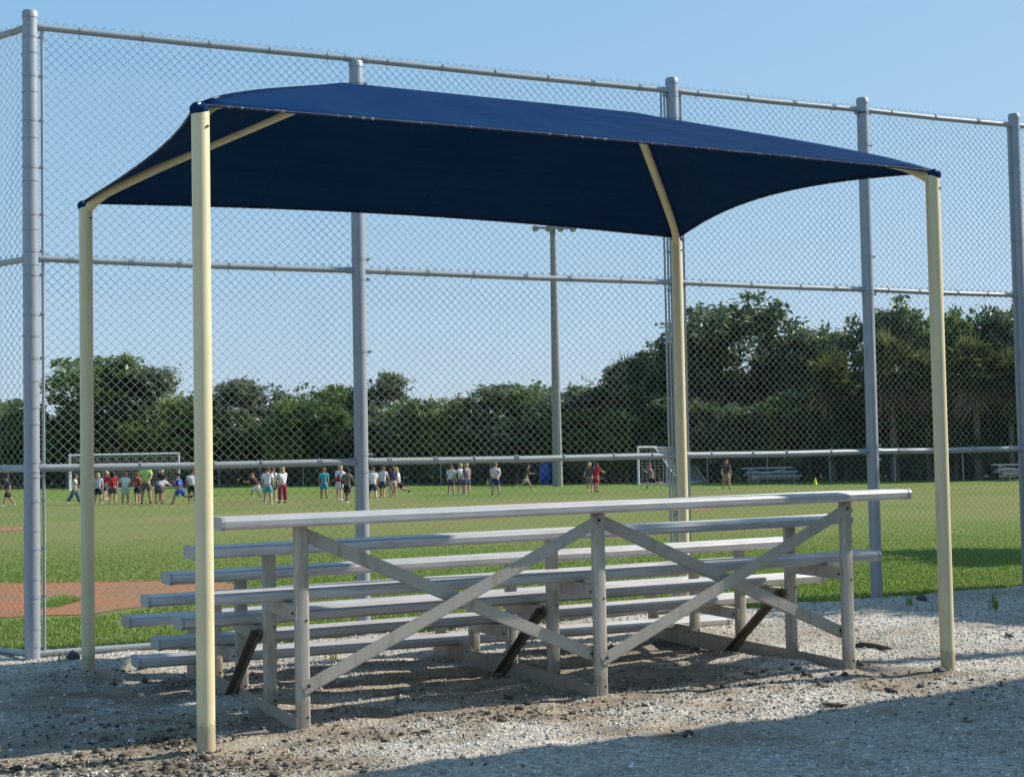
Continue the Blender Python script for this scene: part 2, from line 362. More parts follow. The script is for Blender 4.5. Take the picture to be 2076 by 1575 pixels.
def gz(x, y):
    x = np.asarray(x, float); y = np.asarray(y, float)
    z = 0.035*vnoise(x+40, y+40, 0.9, 1) + 0.026*vnoise(x+40, y+40, 2.7, 2) + 0.018*vnoise(x+40, y+40, 7.0, 3) + 0.012*vnoise(x+40, y+40, 17.0, 4)
    for mx_, my_, r, h in MOUNDS:
        z = z + h*np.exp(-((x-mx_)**2+(y-my_)**2)/(r*r))
    d = over_fence(x, y) + 0.10*vnoise(x+40, y+40, 2.2, 5) + 0.06*vnoise(x+40, y+40, 8, 6)
    k = np.clip((d - 0.02)/0.22, 0, 1); z = z + 0.018
    return z*(1-k) + (-0.10)*k
def soil_at(X, Y):
    c, s = math.cos(BL['a']), math.sin(BL['a']); dx, dy = X-BL['x'], Y-BL['y']; u = dx*c+dy*s; v = -dx*s+dy*c
    nz = vnoise(X+40, Y+40, 1.7, 11) + 0.7*vnoise(X+40, Y+40, 5.0, 12)
    soil = np.clip(1.15 - np.maximum(np.abs(u+.2)/2.5, np.abs(v-0.72)/1.40)**2 + nz*2.2, 0, 1)*0.95
    left = np.exp(-(((X+2.4)/1.3)**2 + ((Y-7.5)/.5)**2))*1.2 + np.exp(-(((X+2.7)/.8)**2 + ((Y-10.0)/.35)**2))*.9 + np.exp(-(((X-2.3)/1.2)**2 + ((Y-9.35)/.3)**2))*.7 + np.exp(-(((X-2.6)/.9)**2 + ((Y-8.2)/.5)**2))*.6 + np.exp(-(((X+1.3)/1.0)**2 + ((Y-7.05)/.35)**2))*.9
    soil = np.clip(np.maximum(soil, left*(0.75+nz)), 0, 0.92)
    return soil
def build_ground():
    # field sheet to the horizon, with a rise of nothing: flat ground
    n = 48; xs = np.sign(np.linspace(-1, 1, n))*np.abs(np.linspace(-1, 1, n))**3*900; ys = np.linspace(0, 1, n)**3*1500 - 40
    X, Y = np.meshgrid(xs, ys); V = np.c_[X.ravel(), Y.ravel(), np.full(X.size, PROJ_FIELD)]
    i = np.arange(n*n).reshape(n, n); F = np.c_[i[:-1, :-1].ravel(), i[:-1, 1:].ravel(), i[1:, 1:].ravel(), i[1:, :-1].ravel()]
    structure(obj('field', np_mesh('field', V, F), M['field']))
    # gravel lot on the near side of the fence
    xs = np.concatenate([np.arange(-14, -5, .25), np.arange(-5, 6.5, .05), np.arange(6.5, 20, .25)])
    ys = np.concatenate([np.arange(-12, 6, .25), np.arange(6, 16.2, .05), np.arange(16.2, 24, .25)])
    X, Y = np.meshgrid(xs, ys); Z = gz(X, Y); V = np.c_[X.ravel(), Y.ravel(), Z.ravel()]
    i = np.arange(X.size).reshape(X.shape); F = np.c_[i[:-1, :-1].ravel(), i[:-1, 1:].ravel(), i[1:, 1:].ravel(), i[1:, :-1].ravel()]
    keep = (over_fence(X, Y) < 0.7).ravel()[F].all(axis=1); F = F[keep]
    me = np_mesh('gravel_lot', V, F); me.polygons.foreach_set('use_smooth', [True]*len(F))
    soil = soil_at(X, Y)
    a = me.attributes.new('soil', 'FLOAT', 'POINT'); a.data.foreach_set('value', soil.ravel().astype(np.float32))
    structure(obj('gravel_lot', me, M['gravel']))
build_ground()

def blob_sheet(name, pts, z, material, seed, jag=0.25):
    r = np.random.default_rng(seed); vs = []; k = len(pts)
    for i in range(k):
        a, b_ = Vector(pts[i]), Vector(pts[(i+1) % k])
        n = max(3, int((b_-a).length/0.5))
        for j in range(n):
            p = a.lerp(b_, j/n); vs.append((p.x + r.normal(0, jag*.35), p.y + r.normal(0, jag*.35), z))
    bm = bmesh.new(); bv = [bm.verts.new(v) for v in vs]; f = bm.faces.new(bv); bmesh.ops.triangulate(bm, faces=[f])
    me = bpy.data.meshes.new(name); bm.to_mesh(me); bm.free()
    return structure(obj(name, me, material))
def G2(*p): g = ground(*p, PROJ_FIELD); return (g.x, g.y)
blob_sheet('clay_path', [(-17, 15.6), (-9, 15.0), G2(-60, 1256), G2(60, 1249), G2(200, 1243), G2(330, 1226), G2(470, 1203), G2(500, 1186), G2(400, 1172), G2(200, 1177), G2(0, 1181), (-12, 20.0), (-18, 21.5)], PROJ_FIELD+0.006, M['clay'], 3, 0.12)
blob_sheet('clay_patch', [G2(-160, 1078), G2(20, 1077), G2(95, 1073), G2(85, 1069), G2(-10, 1068), G2(-160, 1067)], PROJ_FIELD+0.006, M['clay'], 4, 0.2)
blob_sheet('clay_patch', [G2(1370, 1036), G2(1435, 1035), G2(1460, 1030), G2(1430, 1026), G2(1365, 1028), G2(1330, 1031)], PROJ_FIELD+0.006, M['clay'], 5, 0.2)
blob_sheet('grass_island', [G2(75, 1226), G2(160, 1221), G2(166, 1212), G2(130, 1207), G2(80, 1213)], PROJ_FIELD+0.011, M['field'], 6, 0.06)

# ------------------------------------------------------------------ backstop fence
def chain_mesh(name, L, z0, z1, r=0.0022, pitch=0.0718, top_knuckle=True):
    """woven chain link panel in local x (0..L) and z: zigzag wires, each a four-sided tube"""
    hp = pitch/2; nW = int(L/hp); nS = int((z1-z0)/hp)
    i = np.arange(nW)[:, None]; k = np.arange(nS+1)[None, :]
    right = ((i + k) % 2).astype(float)
    x = (i + right)*hp*(L/(nW*hp)); z = z1 - k*hp + 0*i
    y = np.where(right > 0.5, 0.0028, -0.0028)*np.where(i % 2 == 0, 1, -1) + 0*z
    wob = vnoise(x*1.0+20, z+20, 1.3, 31)*0.035
    P = np.stack([x + 0.004*vnoise(x+9, z+9, 3, 33), y + wob, z], -1)
    d = np.zeros_like(P); d[:, 1:-1] = P[:, 2:]-P[:, :-2]; d[:, 0] = P[:, 1]-P[:, 0]; d[:, -1] = P[:, -1]-P[:, -2]
    offs = np.array([[1, 0], [0, 1], [-1, 0], [0, -1]])*r
    V = (P[:, :, None, :] + offs[None, None, :, 0, None]*np.array([1.0, 0, 0]) + offs[None, None, :, 1, None]*np.array([0, 1.0, 0]))
    V[..., 2] += 0
    idx = np.arange(nW*(nS+1)*4).reshape(nW, nS+1, 4)
    q = [np.stack([idx[:, :-1, j], idx[:, :-1, (j+1) % 4], idx[:, 1:, (j+1) % 4], idx[:, 1:, j]], -1).reshape(-1, 4) for j in range(4)]
    return np_mesh(name, V.reshape(-1, 3), np.concatenate(q))
Z1, Z2, Z3 = 1.440, 3.023, 4.798
fence = thing('chain_link_fence', 'tall galvanised chain link backstop fence with three rails behind the bleachers', 'fence', P1)
def in_fence(p): return Vector(p) - P1
def post_mesh(h, r=0.057):
    mb = MB().tube([(0,0,-0.05),(0,0,h-0.05)], r, 20)
    mb.tube([(0,0,h-0.058),(0,0,h-0.018),(0,0,h-0.004),(0,0,h)], [r*1.06, r*1.06, r*0.9, r*0.5], 20); return mesh_from('post', mb, 40)
def band_mesh():
    mb = MB().tube([(0,0,-.012),(0,0,.012)], 0.0605, 20); mb.box((0.075, 0, 0), (0.045, 0.012, 0.022)); mb.tube([(0.082,-0.022,0),(0.082,0.022,0)], 0.007, 8); return mesh_from('tension_band', mb, 40)
PM, PM2 = post_mesh(4.92), post_mesh(4.785); BM_ = band_mesh()
for me in (PM, PM2): me.materials.append(M['galv'])
BM_.materials.append(M['galv'])
all_posts = [POST0] + POST
post_objs = []
for i, p in enumerate(all_posts):
    o = obj('post', PM2 if i == 2 else PM, None, fence, in_fence(p)); post_objs.append(o)
def bands(po, ang, zs):
    for z in zs: obj('tension_band', BM_, None, po, (0,0,z), (0,0,ang))
a0 = math.atan2(BAY0.y, BAY0.x)
bands(post_objs[1], FA, [0.12, .48, .84, 1.2, 1.38, 1.49, 1.9, 2.27, 2.6, 2.9, 3.08, 3.36, 3.72, 4.08, 4.42, 4.72])
bands(post_objs[1], a0, [0.25, .62, .98, 1.42, 1.78, 2.1, 2.44, 2.98, 3.25, 3.62, 3.95, 4.3, 4.6])
bands(post_objs[2], FA, [1.36, 1.50, 2.35, 2.95, 3.12, 4.6])
bands(post_objs[3], FA+math.pi, [.2, .55, .9, 1.38, 1.75, 2.1, 2.5, 2.95, 3.3, 3.65, 4.05, 4.5, 4.75])
bands(post_objs[3], FA, [1.4, 2.99, 4.55, 4.77])
bands(post_objs[4], FA, [1.36, 1.50, 2.98, 3.35, 4.45, 4.77]); bands(post_objs[4], FA+math.pi, [1.43, 3.03, 4.76])
bands(post_objs[5], FA+math.pi, [1.42, 2.1, 2.6, 3.0, 3.6, 4.3, 4.75])
bays = [(POST0, P1)] + [(POST[i], POST[i+1]) for i in range(5)]
for bi, (a, b_) in enumerate(bays):
    d = (b_-a).normalized(); n = Vector((-d.y, d.x, 0)); n = n if n.y > 0 else -n
    L = (b_-a).length; ang = math.atan2(d.y, d.x)
    for nm, z, r in (('top_rail', Z3, 0.0255), ('middle_rail', Z2, 0.0235), ('lower_rail', Z1, 0.0285)):
        s = 0.0 if (nm == 'top_rail' and bi in (1, 2)) else 0.05
        e0 = 0.0 if (nm == 'top_rail' and bi == 2) else 0.05; e1 = 0.0 if (nm == 'top_rail' and bi == 1) else 0.05
        o = obj(nm, MB().tube([in_fence(a + d*e0) + Vector((0,0,z)), in_fence(a + d*L*.5) + Vector((0,0,z-0.006)), in_fence(b_ - d*e1) + Vector((0,0,z))], r, 14), M['galv_rail'], fence, smooth=40)
        mb = MB()     # tie wires and clamp rings along the rail
        t = 0.22 + 0.17*random.random()
        while t < L - .2:
            c = in_fence(a + d*t) + Vector((0,0,z))
            mb.tube([c - d*.004, c + d*.004], r*1.22, 10); tw = n*0.03 - Vector((0,0,r*1.1)); mb.tube([c + n*r*1.1 - Vector((0,0,r*.6)), c + tw - Vector((0,0,.03)) + d*random.uniform(-.02,.02)], 0.0028, 5)
            if random.random() < .35: mb.tube([c + d*.02, c + d*.026], r*1.2, 10)
            t += random.uniform(.36, .56)
        stuff(obj('tie_wires', mb, M['galv_rail'], o))
        for q, sg in ((a, 1), (b_, -1)):
            c = in_fence(q + d*sg*0.055) + Vector((0,0,z)); obj('rail_end_cup', MB().tube([c, c + d*sg*0.045], r*1.18, 12), M['galv'], o, smooth=40)
    if bi in (0, 1, 2):
        obj('bottom_rail', MB().tube([in_fence(a + d*.05) + Vector((0,0,.055)), in_fence(b_ - d*.05) + Vector((0,0,.055))], 0.025, 12), M['galv_rail'], fence, smooth=40)
    for z0, z1 in ((0.03, Z1+0.005), (Z1-0.02, Z2+0.052), (Z2-0.03, Z3+0.062)):
        me = chain_mesh('chain_link_mesh', L-0.10, z0, z1, 0.0018 if z0 < .1 else 0.0024)
        o = obj('chain_link_mesh', me, M['wire'], fence, in_fence(a + d*0.05 + n*0.034), (0, 0, ang)); stuff(o)
for p, sg, off in ((P1, BAY0, .085), (P1, FD, .085), (POST[2], -FD, .085), (POST[2], -FD, .12), (POST[4], -FD, .085), (POST[2], FD, .085)):
    c = in_fence(p + sg*off); obj('tension_bar', MB().box((c.x, c.y, 2.42), (0.018, 0.018, 4.75)), M['galv_rail'], fence)

# ------------------------------------------------------------------ shade canopy
CA, CW, CD, CH = 0.4654, 4.838, 3.0548, 3.241
canopy = thing('shade_canopy', 'navy fabric hip shade canopy on four cream steel posts over the bleachers', 'canopy', (-1.5517, 7.3999, 0), CA)
RP = 0.0455
pm = MB().tube([(0,0,-.06),(0,0,CH-.012),(0,0,CH)], [RP, RP, RP*.96], 24); pm.tube([(0,0,CH-.05),(0,0,CH-.045)], RP*1.015, 24)
PMc = mesh_from('post', pm, 40); PMc.materials.append(M['cream_steel'])
corners = [Vector((0,0,CH)), Vector((CW,0,CH)), Vector((CW,CD,CH)), Vector((0,CD,CH))]
R1, R2 = Vector((1.33, CD/2, 3.862)), Vector((CW-1.33, CD/2, 3.862))
ridge_of = [R1, R2, R2, R1]
def arch(t): return .022*6.75*t*(1-t)**2
def bump_z(t): return .012*min(1, t*9)*(1-t)
RIDGE_LIFT, CORNER_LIFT, CORNER_OUT = .012, .030, .030
def corner_pt(c): return c + Vector((0, 0, CORNER_LIFT)) + (c - Vector((CW/2, CD/2, CH))).normalized()*CORNER_OUT
def hip(c, rg, t): return corner_pt(c).lerp(rg + Vector((0, 0, RIDGE_LIFT)), t) + Vector((0, 0, arch(t) + bump_z(t)))
for c, rg in zip(corners, ridge_of):
    po = obj('post', PMc, None, canopy, (c.x, c.y, 0))
    obj('bolt', MB().tube([(RP*.55,-RP*.84,CH-.085),(RP*.6,-RP*1.0,CH-.085)], .007, 8), M['bolt'], po)
    d = (rg - c)
    pts = [c + Vector((0,0,-.03)), c + Vector((d.x*.012, d.y*.012, -.008))] + [hip(c, rg, t) + Vector((0, 0, -.035 - .012*(t < .1))) for t in (.06, .10, .14, .20, .30, .42, .55, .70, .85, .97)]
    obj('rafter', MB().tube(pts, [RP*.80]*2 + [.032]*10, 16), M['cream_steel'], canopy, smooth=60)
obj('ridge_beam', MB().tube([R1+Vector((0,0,-.05)), R2+Vector((0,0,-.05))], .034, 14), M['cream_steel'], canopy, smooth=40)
lift = Vector((0, 0, 0.030))
fc = [corner_pt(c) for c in corners]
def panel(A, B, C, D, sag, dip, ns=40, ntt=14):
    up = ((C+D)/2 - (A+B)/2).normalized(); along = (B-A).normalized(); nrm = along.cross(up); nrm = nrm if nrm.z > 0 else -nrm
    V = []; edge = []
    for i in range(ns+1):
        s = i/ns; sg = 4*s*(1-s); sg = sg**1.15
        E = A.lerp(B, s) + up*sag*sg; Tp = C.lerp(D, s)
        for j in range(ntt+1):
            t = j/ntt; p = E.lerp(Tp, t)
            wr = 0.007*math.sin(11*s*math.pi + 4*t)*math.sin(math.pi*t)**.6 + .004*math.sin(26*s*math.pi - 5*t)*(1-t)
            p = p - nrm*(dip*math.sin(math.pi*t)*(sg**.7) + wr*(sg)) + Vector((0, 0, (arch(t) + bump_z(t))*abs(2*s-1)**2.2)); V.append(p)
        edge.append(E)
    F = [(i*(ntt+1)+j, (i+1)*(ntt+1)+j, (i+1)*(ntt+1)+j+1, i*(ntt+1)+j+1) for i in range(ns) for j in range(ntt)]
    return V, F, edge
rl = Vector((0,0,.012))
for (i, j, sag, dip) in ((0, 1, .105, .028), (1, 2, .22, .03), (2, 3, .105, .028), (3, 0, .17, .03)):
    V, F, edge = panel(fc[i], fc[j], ridge_of[i]+rl, ridge_of[j]+rl, sag, dip)
    mb = MB().add(V, F); me = mesh_from('fabric_panel', mb, 60)
    o = obj('fabric_panel', me, M['fabric'], canopy)
    md = o.modifiers.new('thick', 'SOLIDIFY'); md.thickness = 0.003; md.offset = 0
    obj('hem', MB().tube([e + Vector((0,0,-.004)) for e in edge], .0065, 6), M['hem'], o, smooth=60)
for c, rg in zip(fc, ridge_of):     # wrapped fabric corners with their bolt
    e = c - Vector((0, 0, CORNER_LIFT)) - (c - Vector((CW/2, CD/2, c.z))).normalized()*.022
    k = obj('corner_wrap', MB().ball(e + Vector((0, 0, .004)), (.0495, .0495, .040), 16, 10), M['fabric'], canopy, smooth=80)
    obj('bolt', MB().ball(e + Vector((-.012, -.042, .024)), .009, 8, 6), M['bright_bolt'], k)

# ------------------------------------------------------------------ bleachers
def rrect(w, h, r, n=3):
    pts = []
    for cx, cy, a in ((w/2-r, h/2-r, 0), (-w/2+r, h/2-r, 90), (-w/2+r, -h/2+r, 180), (w/2-r, -h/2+r, 270)):
        for k in range(n+1):
            t = R(a + 90*k/n); pts.append((cx + r*math.cos(t), cy + r*math.sin(t)))
    return pts
PLANK_H = .064
def plank_profile(w=.241, h=PLANK_H):
    """y from 0 (rear edge) to w, z from -h to 0; fluted top, flat bevelled rear and front noses, tucked lower lip"""
    p = [(0.022, -h), (0.010, -h+.004), (0.001, -h+.016), (0.0, -.020), (0.004, -.012), (0.016, -.0015)]
    k = 7
    for i in range(k):
        y = .034 + (w-.068)*i/(k-1)
        p += [(y-.007, -.0005), (y-.005, -.0040), (y+.005, -.0040), (y+.007, -.0005)]
    p += [(w-.016, -.0015), (w-.004, -.012), (w, -.020), (w-.001, -h+.016), (w-.010, -h+.004), (w-.022, -h)]
    return p
def bleachers(root, rows, length, frames, run=.6028, rise=.1897, s1=.4275, fdrop=.423, foff=.3134, detail=True, sags={}):
    alu = M['alu'] if detail else M['alu_cap']  # undetailed far stands: tree shade put into the planks by a darker metal
    prof = plank_profile() if detail else [(0,-PLANK_H),(0,0),(.241,0),(.241,-PLANK_H)]
    E_ = length/2
    def plank(nm, v, z, dz=0.0):
        mb = MB(); n = len(prof)
        vs = [(x, v+q[0], z+q[1]+ (dz if x > 0 else 0)) for x in (-E_+.004, E_-.004) for q in prof]
        mb.add(vs, [(i, (i+1) % n, n+(i+1) % n, n+i) for i in range(n)] + [tuple(range(n))[::-1], tuple(range(n, 2*n))])
        o = obj(nm, mb, alu, root, smooth=14)
        if detail:
            h = PLANK_H; cp = [(.020,-h-.003),(.006,-h+.003),(-.003,-h+.016),(-.004,-.020),(.002,-.009),(.016,.002),(.225,.002),(.239,-.009),(.245,-.020),(.244,-h+.016),(.235,-h+.003),(.221,-h-.003)]
            for sg in (-1, 1):
                m2 = MB(); m2.prism([(q[0]+v, q[1]+z+(dz if sg > 0 else 0)) for q in cp], 'x', sg*E_-sg*.02, sg*E_)
                obj('end_cap', m2, M['alu_cap'], o)
    leg_p = rrect(.076, .058, .017)
    for k in range(1, rows+1):
        v = (rows-k)*run; z = s1+(k-1)*rise
        plank('seat_plank', v, z)
        if k > 1: plank('foot_plank', v+foff, z-fdrop, sags.get(k, 0.0))
        for x in frames:
            mb = MB(); mb.prism([(x+q[0], v+.115+q[1]) for q in leg_p], 'z', -.06, z-PLANK_H)
            lg = obj('leg', mb, M['alu_leg'], root, smooth=40)
            if detail:
                hb = MB()
                for zz in (.10, z*.52): hb.tube([(x+.018, v+.0865, zz), (x+.018, v+.0845, zz)], .007, 8)
                obj('bolt', hb, M['bolt'], lg)
            if k > 1:
                fz = z-fdrop-PLANK_H
                mb = MB(); mb.bar((x-.036, v+.085, fz-.040), (x-.036, v+run+.125, fz-.040), (0,0,1), .078, .007); mb.bar((x-.010, v+.146, fz-.0045), (x-.010, v+run+.084, fz-.0045), (1,0,0), .055, .006)
                br = obj('foot_bearer', mb, M['alu_leg'], root)
                if detail:
                    obj('bolt', MB().tube([(x-.0405, v+.14, fz-.045), (x-.046, v+.14, fz-.045)], .009, 8), M['bolt'], br)
    vb = (rows-1)*run+.145
    for x in frames:
        mb = MB(); mb.bar((x-.040, .085, .045), (x-.040, vb, .045), (0,0,1), .12, .007); mb.bar((x-.005, .085, -.018), (x-.005, vb, -.018), (1,0,0), .07, .007)
        obj('ground_runner', mb, M['alu_leg'], root)
        if rows > 3:
            v4 = run+.11; mb = MB(); mb.bar((x-.055, v4+.01, .50), (x-.055, v4+.66, .01), (0,1,1), .05, .008); mb.bar((x-.078, v4+.03, .505), (x-.078, v4+.68, .015), (1,0,0), .045, .006)
            o = obj('strut', mb, M['old_strut'], root)
            obj('bolt', MB().tube([(x-.06, v4+.03, .475), (x-.072, v4+.03, .475)], .010, 8), M['bolt'], o)
    # cross braces on the rear legs
    zt = s1+(rows-1)*rise-PLANK_H
    for i in range(len(frames)-1):
        a, b_ = frames[i], frames[i+1]
        def brace(p, q, y):
            mb = MB(); mb.bar((p[0], y, p[1]), (q[0], y, q[1]), (0,0,1), .066, .006)
            d = Vector((q[0]-p[0], 0, q[1]-p[1])).normalized(); up = Vector((-d.z, 0, d.x)); up = up if up.z > 0 else -up
            o1 = Vector((p[0], y+.020, p[1])) - up*.036; o2 = Vector((q[0], y+.020, q[1])) - up*.036
            mb.bar(o1, o2, (0,1,0), .04, .006)
            o = obj('cross_brace', mb, M['alu_leg'], root)
            if detail:
                hb = MB()
                for e, sg in ((p, 1), (q, -1)): c = Vector((e[0], y, e[1])) + d*sg*.035; hb.tube([c + Vector((0,-.003,0)), c + Vector((0,-.011,0))], .009, 8)
                obj('bolt', hb, M['bolt'], o)
        brace((a+.005, zt-.034), (b_-.005, .275), .1495); brace((a-.01, .255), (b_+.02, zt-.030), .0775)
root = thing('bleachers', 'five row aluminium bleachers seen from behind under the navy canopy', 'bleachers', (BL['x'], BL['y'], 0))
c_, s_ = math.cos(BL['a']), math.sin(BL['a'])
bx = Vector((c_, s_, .006)).normalized(); by = Vector((-s_, c_, .010)); by = (by - bx*by.dot(bx)).normalized()
root.rotation_euler = Matrix((bx, by, bx.cross(by))).transposed().to_euler()
bleachers(root, 5, 4.572, (-1.829, 0.0, 1.829), sags={2: -.05})

# ------------------------------------------------------------------ far field: outfield fence, goals, stands, pole
OA, OB = Vector((-46, 101.2, 0)), Vector((46, 51.1, 0)); od = (OB-OA).normalized(); OL = (OB-OA).length
far_fence = thing('outfield_fence', 'low chain link fence along the far edge of the field before the trees', 'fence', OA)
fpm = mesh_from('post', MB().tube([(0,0,-.05),(0,0,1.27)], .03, 8), 40); fpm.materials.append(M['galv'])
k = 0
while k*3.0 <= OL:
    p = od*(k*3.0); obj('post', fpm, None, far_fence, (p.x, p.y, PROJ_FIELD)); k += 1
obj('top_rail', MB().tube([Vector((0,0,1.24)), od*OL + Vector((0,0,1.24))], .021, 8), M['galv_rail'], far_fence, smooth=40)
def far_mesh(L, h, pitch=.15, wdt=.005):
    hp = pitch/2; nW = int(L/hp); nS = int(h/hp); i = np.arange(nW)[:, None]; kk = np.arange(nS+1)[None, :]; r = (i+kk) % 2
    x = (i + r)*hp; z = 0.02 + kk*hp + 0*i; V = np.stack([np.stack([x-wdt/2, 0*x, z], -1), np.stack([x+wdt/2, 0*x, z], -1)], 2)
    idx = np.arange(nW*(nS+1)*2).reshape(nW, nS+1, 2)
    return np_mesh('chain_link_mesh', V.reshape(-1, 3), np.stack([idx[:, :-1, 0], idx[:, :-1, 1], idx[:, 1:, 1], idx[:, 1:, 0]], -1).reshape(-1, 4))
stuff(obj('chain_link_mesh', far_mesh(OL, 1.2), M['wire'], far_fence, (0, -.035, 0), (0, 0, math.atan2(od.y, od.x))))

def goal(label, A, ang, wd, h, dep):
    """front frame along local x from 0 to wd, net running back along local y"""
    g = thing('soccer_goal', label, 'goal', (A[0], A[1], PROJ_FIELD), ang)
    for x in (0, wd): obj('goal_post', MB().tube([(x,0,-.02),(x,0,h)], .055, 12), M['white_pipe'], g, smooth=40)
    obj('crossbar', MB().tube([(-.05,0,h),(wd+.05,0,h)], .055, 12), M['white_pipe'], g, smooth=40)
    for x in (0, wd):
        obj('side_stay', MB().tube([(x,0,h),(x,dep*.4,h),(x,dep,.03)], .03, 8), M['white_pipe'], g, smooth=60)
        obj('ground_bar', MB().tube([(x,0,.03),(x,dep,.03)], .03, 8), M['white_pipe'], g, smooth=40)
    obj('ground_bar', MB().tube([(0,dep,.03),(wd,dep,.03)], .03, 8), M['white_pipe'], g, smooth=40)
    mb = MB(); st = .16; path = [(0, h), (dep*.4, h), (dep, .03)]
    def along(t):
        l1 = dep*.4; l2 = math.hypot(dep*.6, h-.03); s = t*(l1+l2)
        if s < l1: return (s, h)
        q = (s-l1)/l2; return (dep*.4+dep*.6*q, h+( .03-h)*q)
    def ln(p, q): mb.bar(p, q, (0.3, .5, 1), .006, .006)
    n = int(wd/st)
    for i in range(n+1):
        x = wd*i/n; a, b_, c = (x, *along(0)), (x, dep*.4, h), (x, dep, .03); ln(a, b_); ln(b_, c)
    m = 14
    for j in range(m+1): y, z = along(j/m); ln((0, y, z), (wd, y, z))
    for x in (0, wd):
        for j in range(1, 12):
            z = h*j/12; ymax = dep - (dep*.6)*(z/h); ln((x, 0, z), (x, ymax, z))
        for j in range(1, 10):
            y = dep*j/10; zm = h if y < dep*.4 else h*(dep-y)/(dep*.6); ln((x, y, .03), (x, y, zm))
    stuff(obj('net', mb, M['net'], g)); return g
ga, gb = ground(141, 994, PROJ_FIELD), ground(363, 989, PROJ_FIELD)
goal('white soccer goal facing the camera at the far left, behind the children', ga, math.atan2(gb.y-ga.y, gb.x-ga.x), (gb-ga).length, 1.95, 1.5)
ga = ground(1295, 983, PROJ_FIELD)
goal('soccer goal seen side on beyond the right rear canopy post', ga + Vector((1.9, 4.9, 0))*.95, math.atan2(-4.9, -1.9), 5.0, 1.75, 2.0)

def fence_y(x): return OA.y + (x-OA.x)*(OB.y-OA.y)/(OB.x-OA.x)
def far_stand(label, px, py, ang):
    g = ground(px, py, PROJ_FIELD); g = g*((fence_y(g.x)-1.2)/g.y); r = thing('small_bleachers', label, 'bleachers', (g.x, g.y, PROJ_FIELD), ang, 'low bleachers by the far fence')
    bleachers(r, 3, 2.5, (-.9, .9), run=.5, rise=.19, s1=.34, fdrop=.30, foff=.25, detail=False)
far_stand('low three row bleachers at the far fence right of the soccer goal', 1553, 979, math.pi+.25)
far_stand('low bleachers by the far fence cut off by the right edge', 2066, 980, math.pi+.1)

def light_pole(label, x, y, h, r0, r1, arm=True):
    p = thing('light_pole', label, 'light pole', (x, y, 0), .2)
    obj('shaft', MB().tube([(0,0,-.1),(0,0,h+.7)], [r0, r1], 10), M['concrete'], p, smooth=20)
    for q, z in ((0, h-.08), (1, h+.62)):
        cb = obj('crossarm', MB().box((0, -.14, z), (2.0, .10, .10)), M['galv'], p)
        for i in range(4):
            xx = -.9 + i*.6
            mb = MB().tube([(xx,-.2,z+.02),(xx,-.36,z-.08)], [.07, .16], 12); mb.box((xx,-.14,z), (.12,.13,.14)); obj('floodlight', mb, M['galv'], cb)
g = ground(1131, 985, PROJ_FIELD); light_pole('tall tapered concrete light pole at the far fence behind the canopy', g.x*69/g.y, 69, 12.15, .25, .13)
# unseen second light pole added at right so its shadow crosses the gravel
d = Vector((math.cos(R(SUN_AZ)), math.sin(R(SUN_AZ)), 0)); base = Vector((3.0, 10.32, 0)) + d*14.3
light_pole('unseen concrete light pole added outside the right edge to cast a shadow band', base.x, base.y, 11.8, .17, .13)

g = ground(1106, 982, PROJ_FIELD)
b = thing('trash_barrel', 'blue plastic barrel standing beside the concrete light pole', 'barrel', (g.x, g.y, PROJ_FIELD))
obj('body', MB().tube([(0,0,0),(0,0,.06),(0,0,.3),(0,0,.33),(0,0,.62),(0,0,.65),(0,0,.95),(0,0,1.0)], [.25,.27,.28,.295,.295,.28,.28,.26], 16), M['blue_plastic'], b, smooth=40)
obj('lid', MB().tube([(0,0,1.0),(0,0,1.04),(0,0,1.10)], [.28,.28,.12], 16), M['blue_plastic'], b, smooth=40)
for (px, py, h, lab) in ((1653, 983, .30, 'yellow marker cone on the grass right of the small bleachers'), (989, 982, .28, 'tiny yellow cone near the far fence left of the standing child')):
    g = ground(px, py, PROJ_FIELD); c = thing('marker_cone', lab, 'cone', (g.x, g.y, PROJ_FIELD), 0, 'yellow field cones')
    obj('cone', MB().tube([(0,0,.02),(0,0,h)], [.09,.025], 14), M['yellow_plastic'], c, smooth=40); obj('base', MB().box((0,0,.012), (.24,.24,.024)), M['yellow_plastic'], c)

# unseen building added at right: its roof edge throws the large shadow in front
bd = Vector((math.cos(R(31.7)), math.sin(R(31.7)), 0)); bn = Vector((math.sin(R(31.7)), -math.cos(R(31.7)), 0))
HB = 5.0; disp = d*(HB/math.tan(R(SUN_EL))); A = ground(2076, 1385) + disp - bd*6.4
bld = thing('shadow_building', 'unseen tan flat roofed building added right of the camera to cast the foreground shadow', 'building', A, R(31.7))
def bwall(c, s): obj('wall', MB().box(c, s), M['tan_wall'], bld)
bwall((6, -.15, 2.35), (11.4, .2, 4.7)); bwall((6, -6.0, 2.35), (11.4, .2, 4.7)); bwall((.4, -3.07, 2.35), (.2, 5.64, 4.7)); bwall((11.6, -3.07, 2.35), (.2, 5.64, 4.7))
obj('roof', MB().box((6, -3.1, 4.86), (12.0, 6.2, .28)), M['roof_metal'], bld)
dr = obj('door', MB().box((3, -.03, 1.05), (1.0, .04, 2.1)), M['blue_plastic'], bld); obj('handle', MB().box((3.38, .02, 1.0), (.12, .05, .03)), M['bright_bolt'], dr)
for x in (6, 9): wn = obj('window', MB().box((x, -.03, 2.0), (1.2, .04, 1.0)), M['roof_metal'], bld)

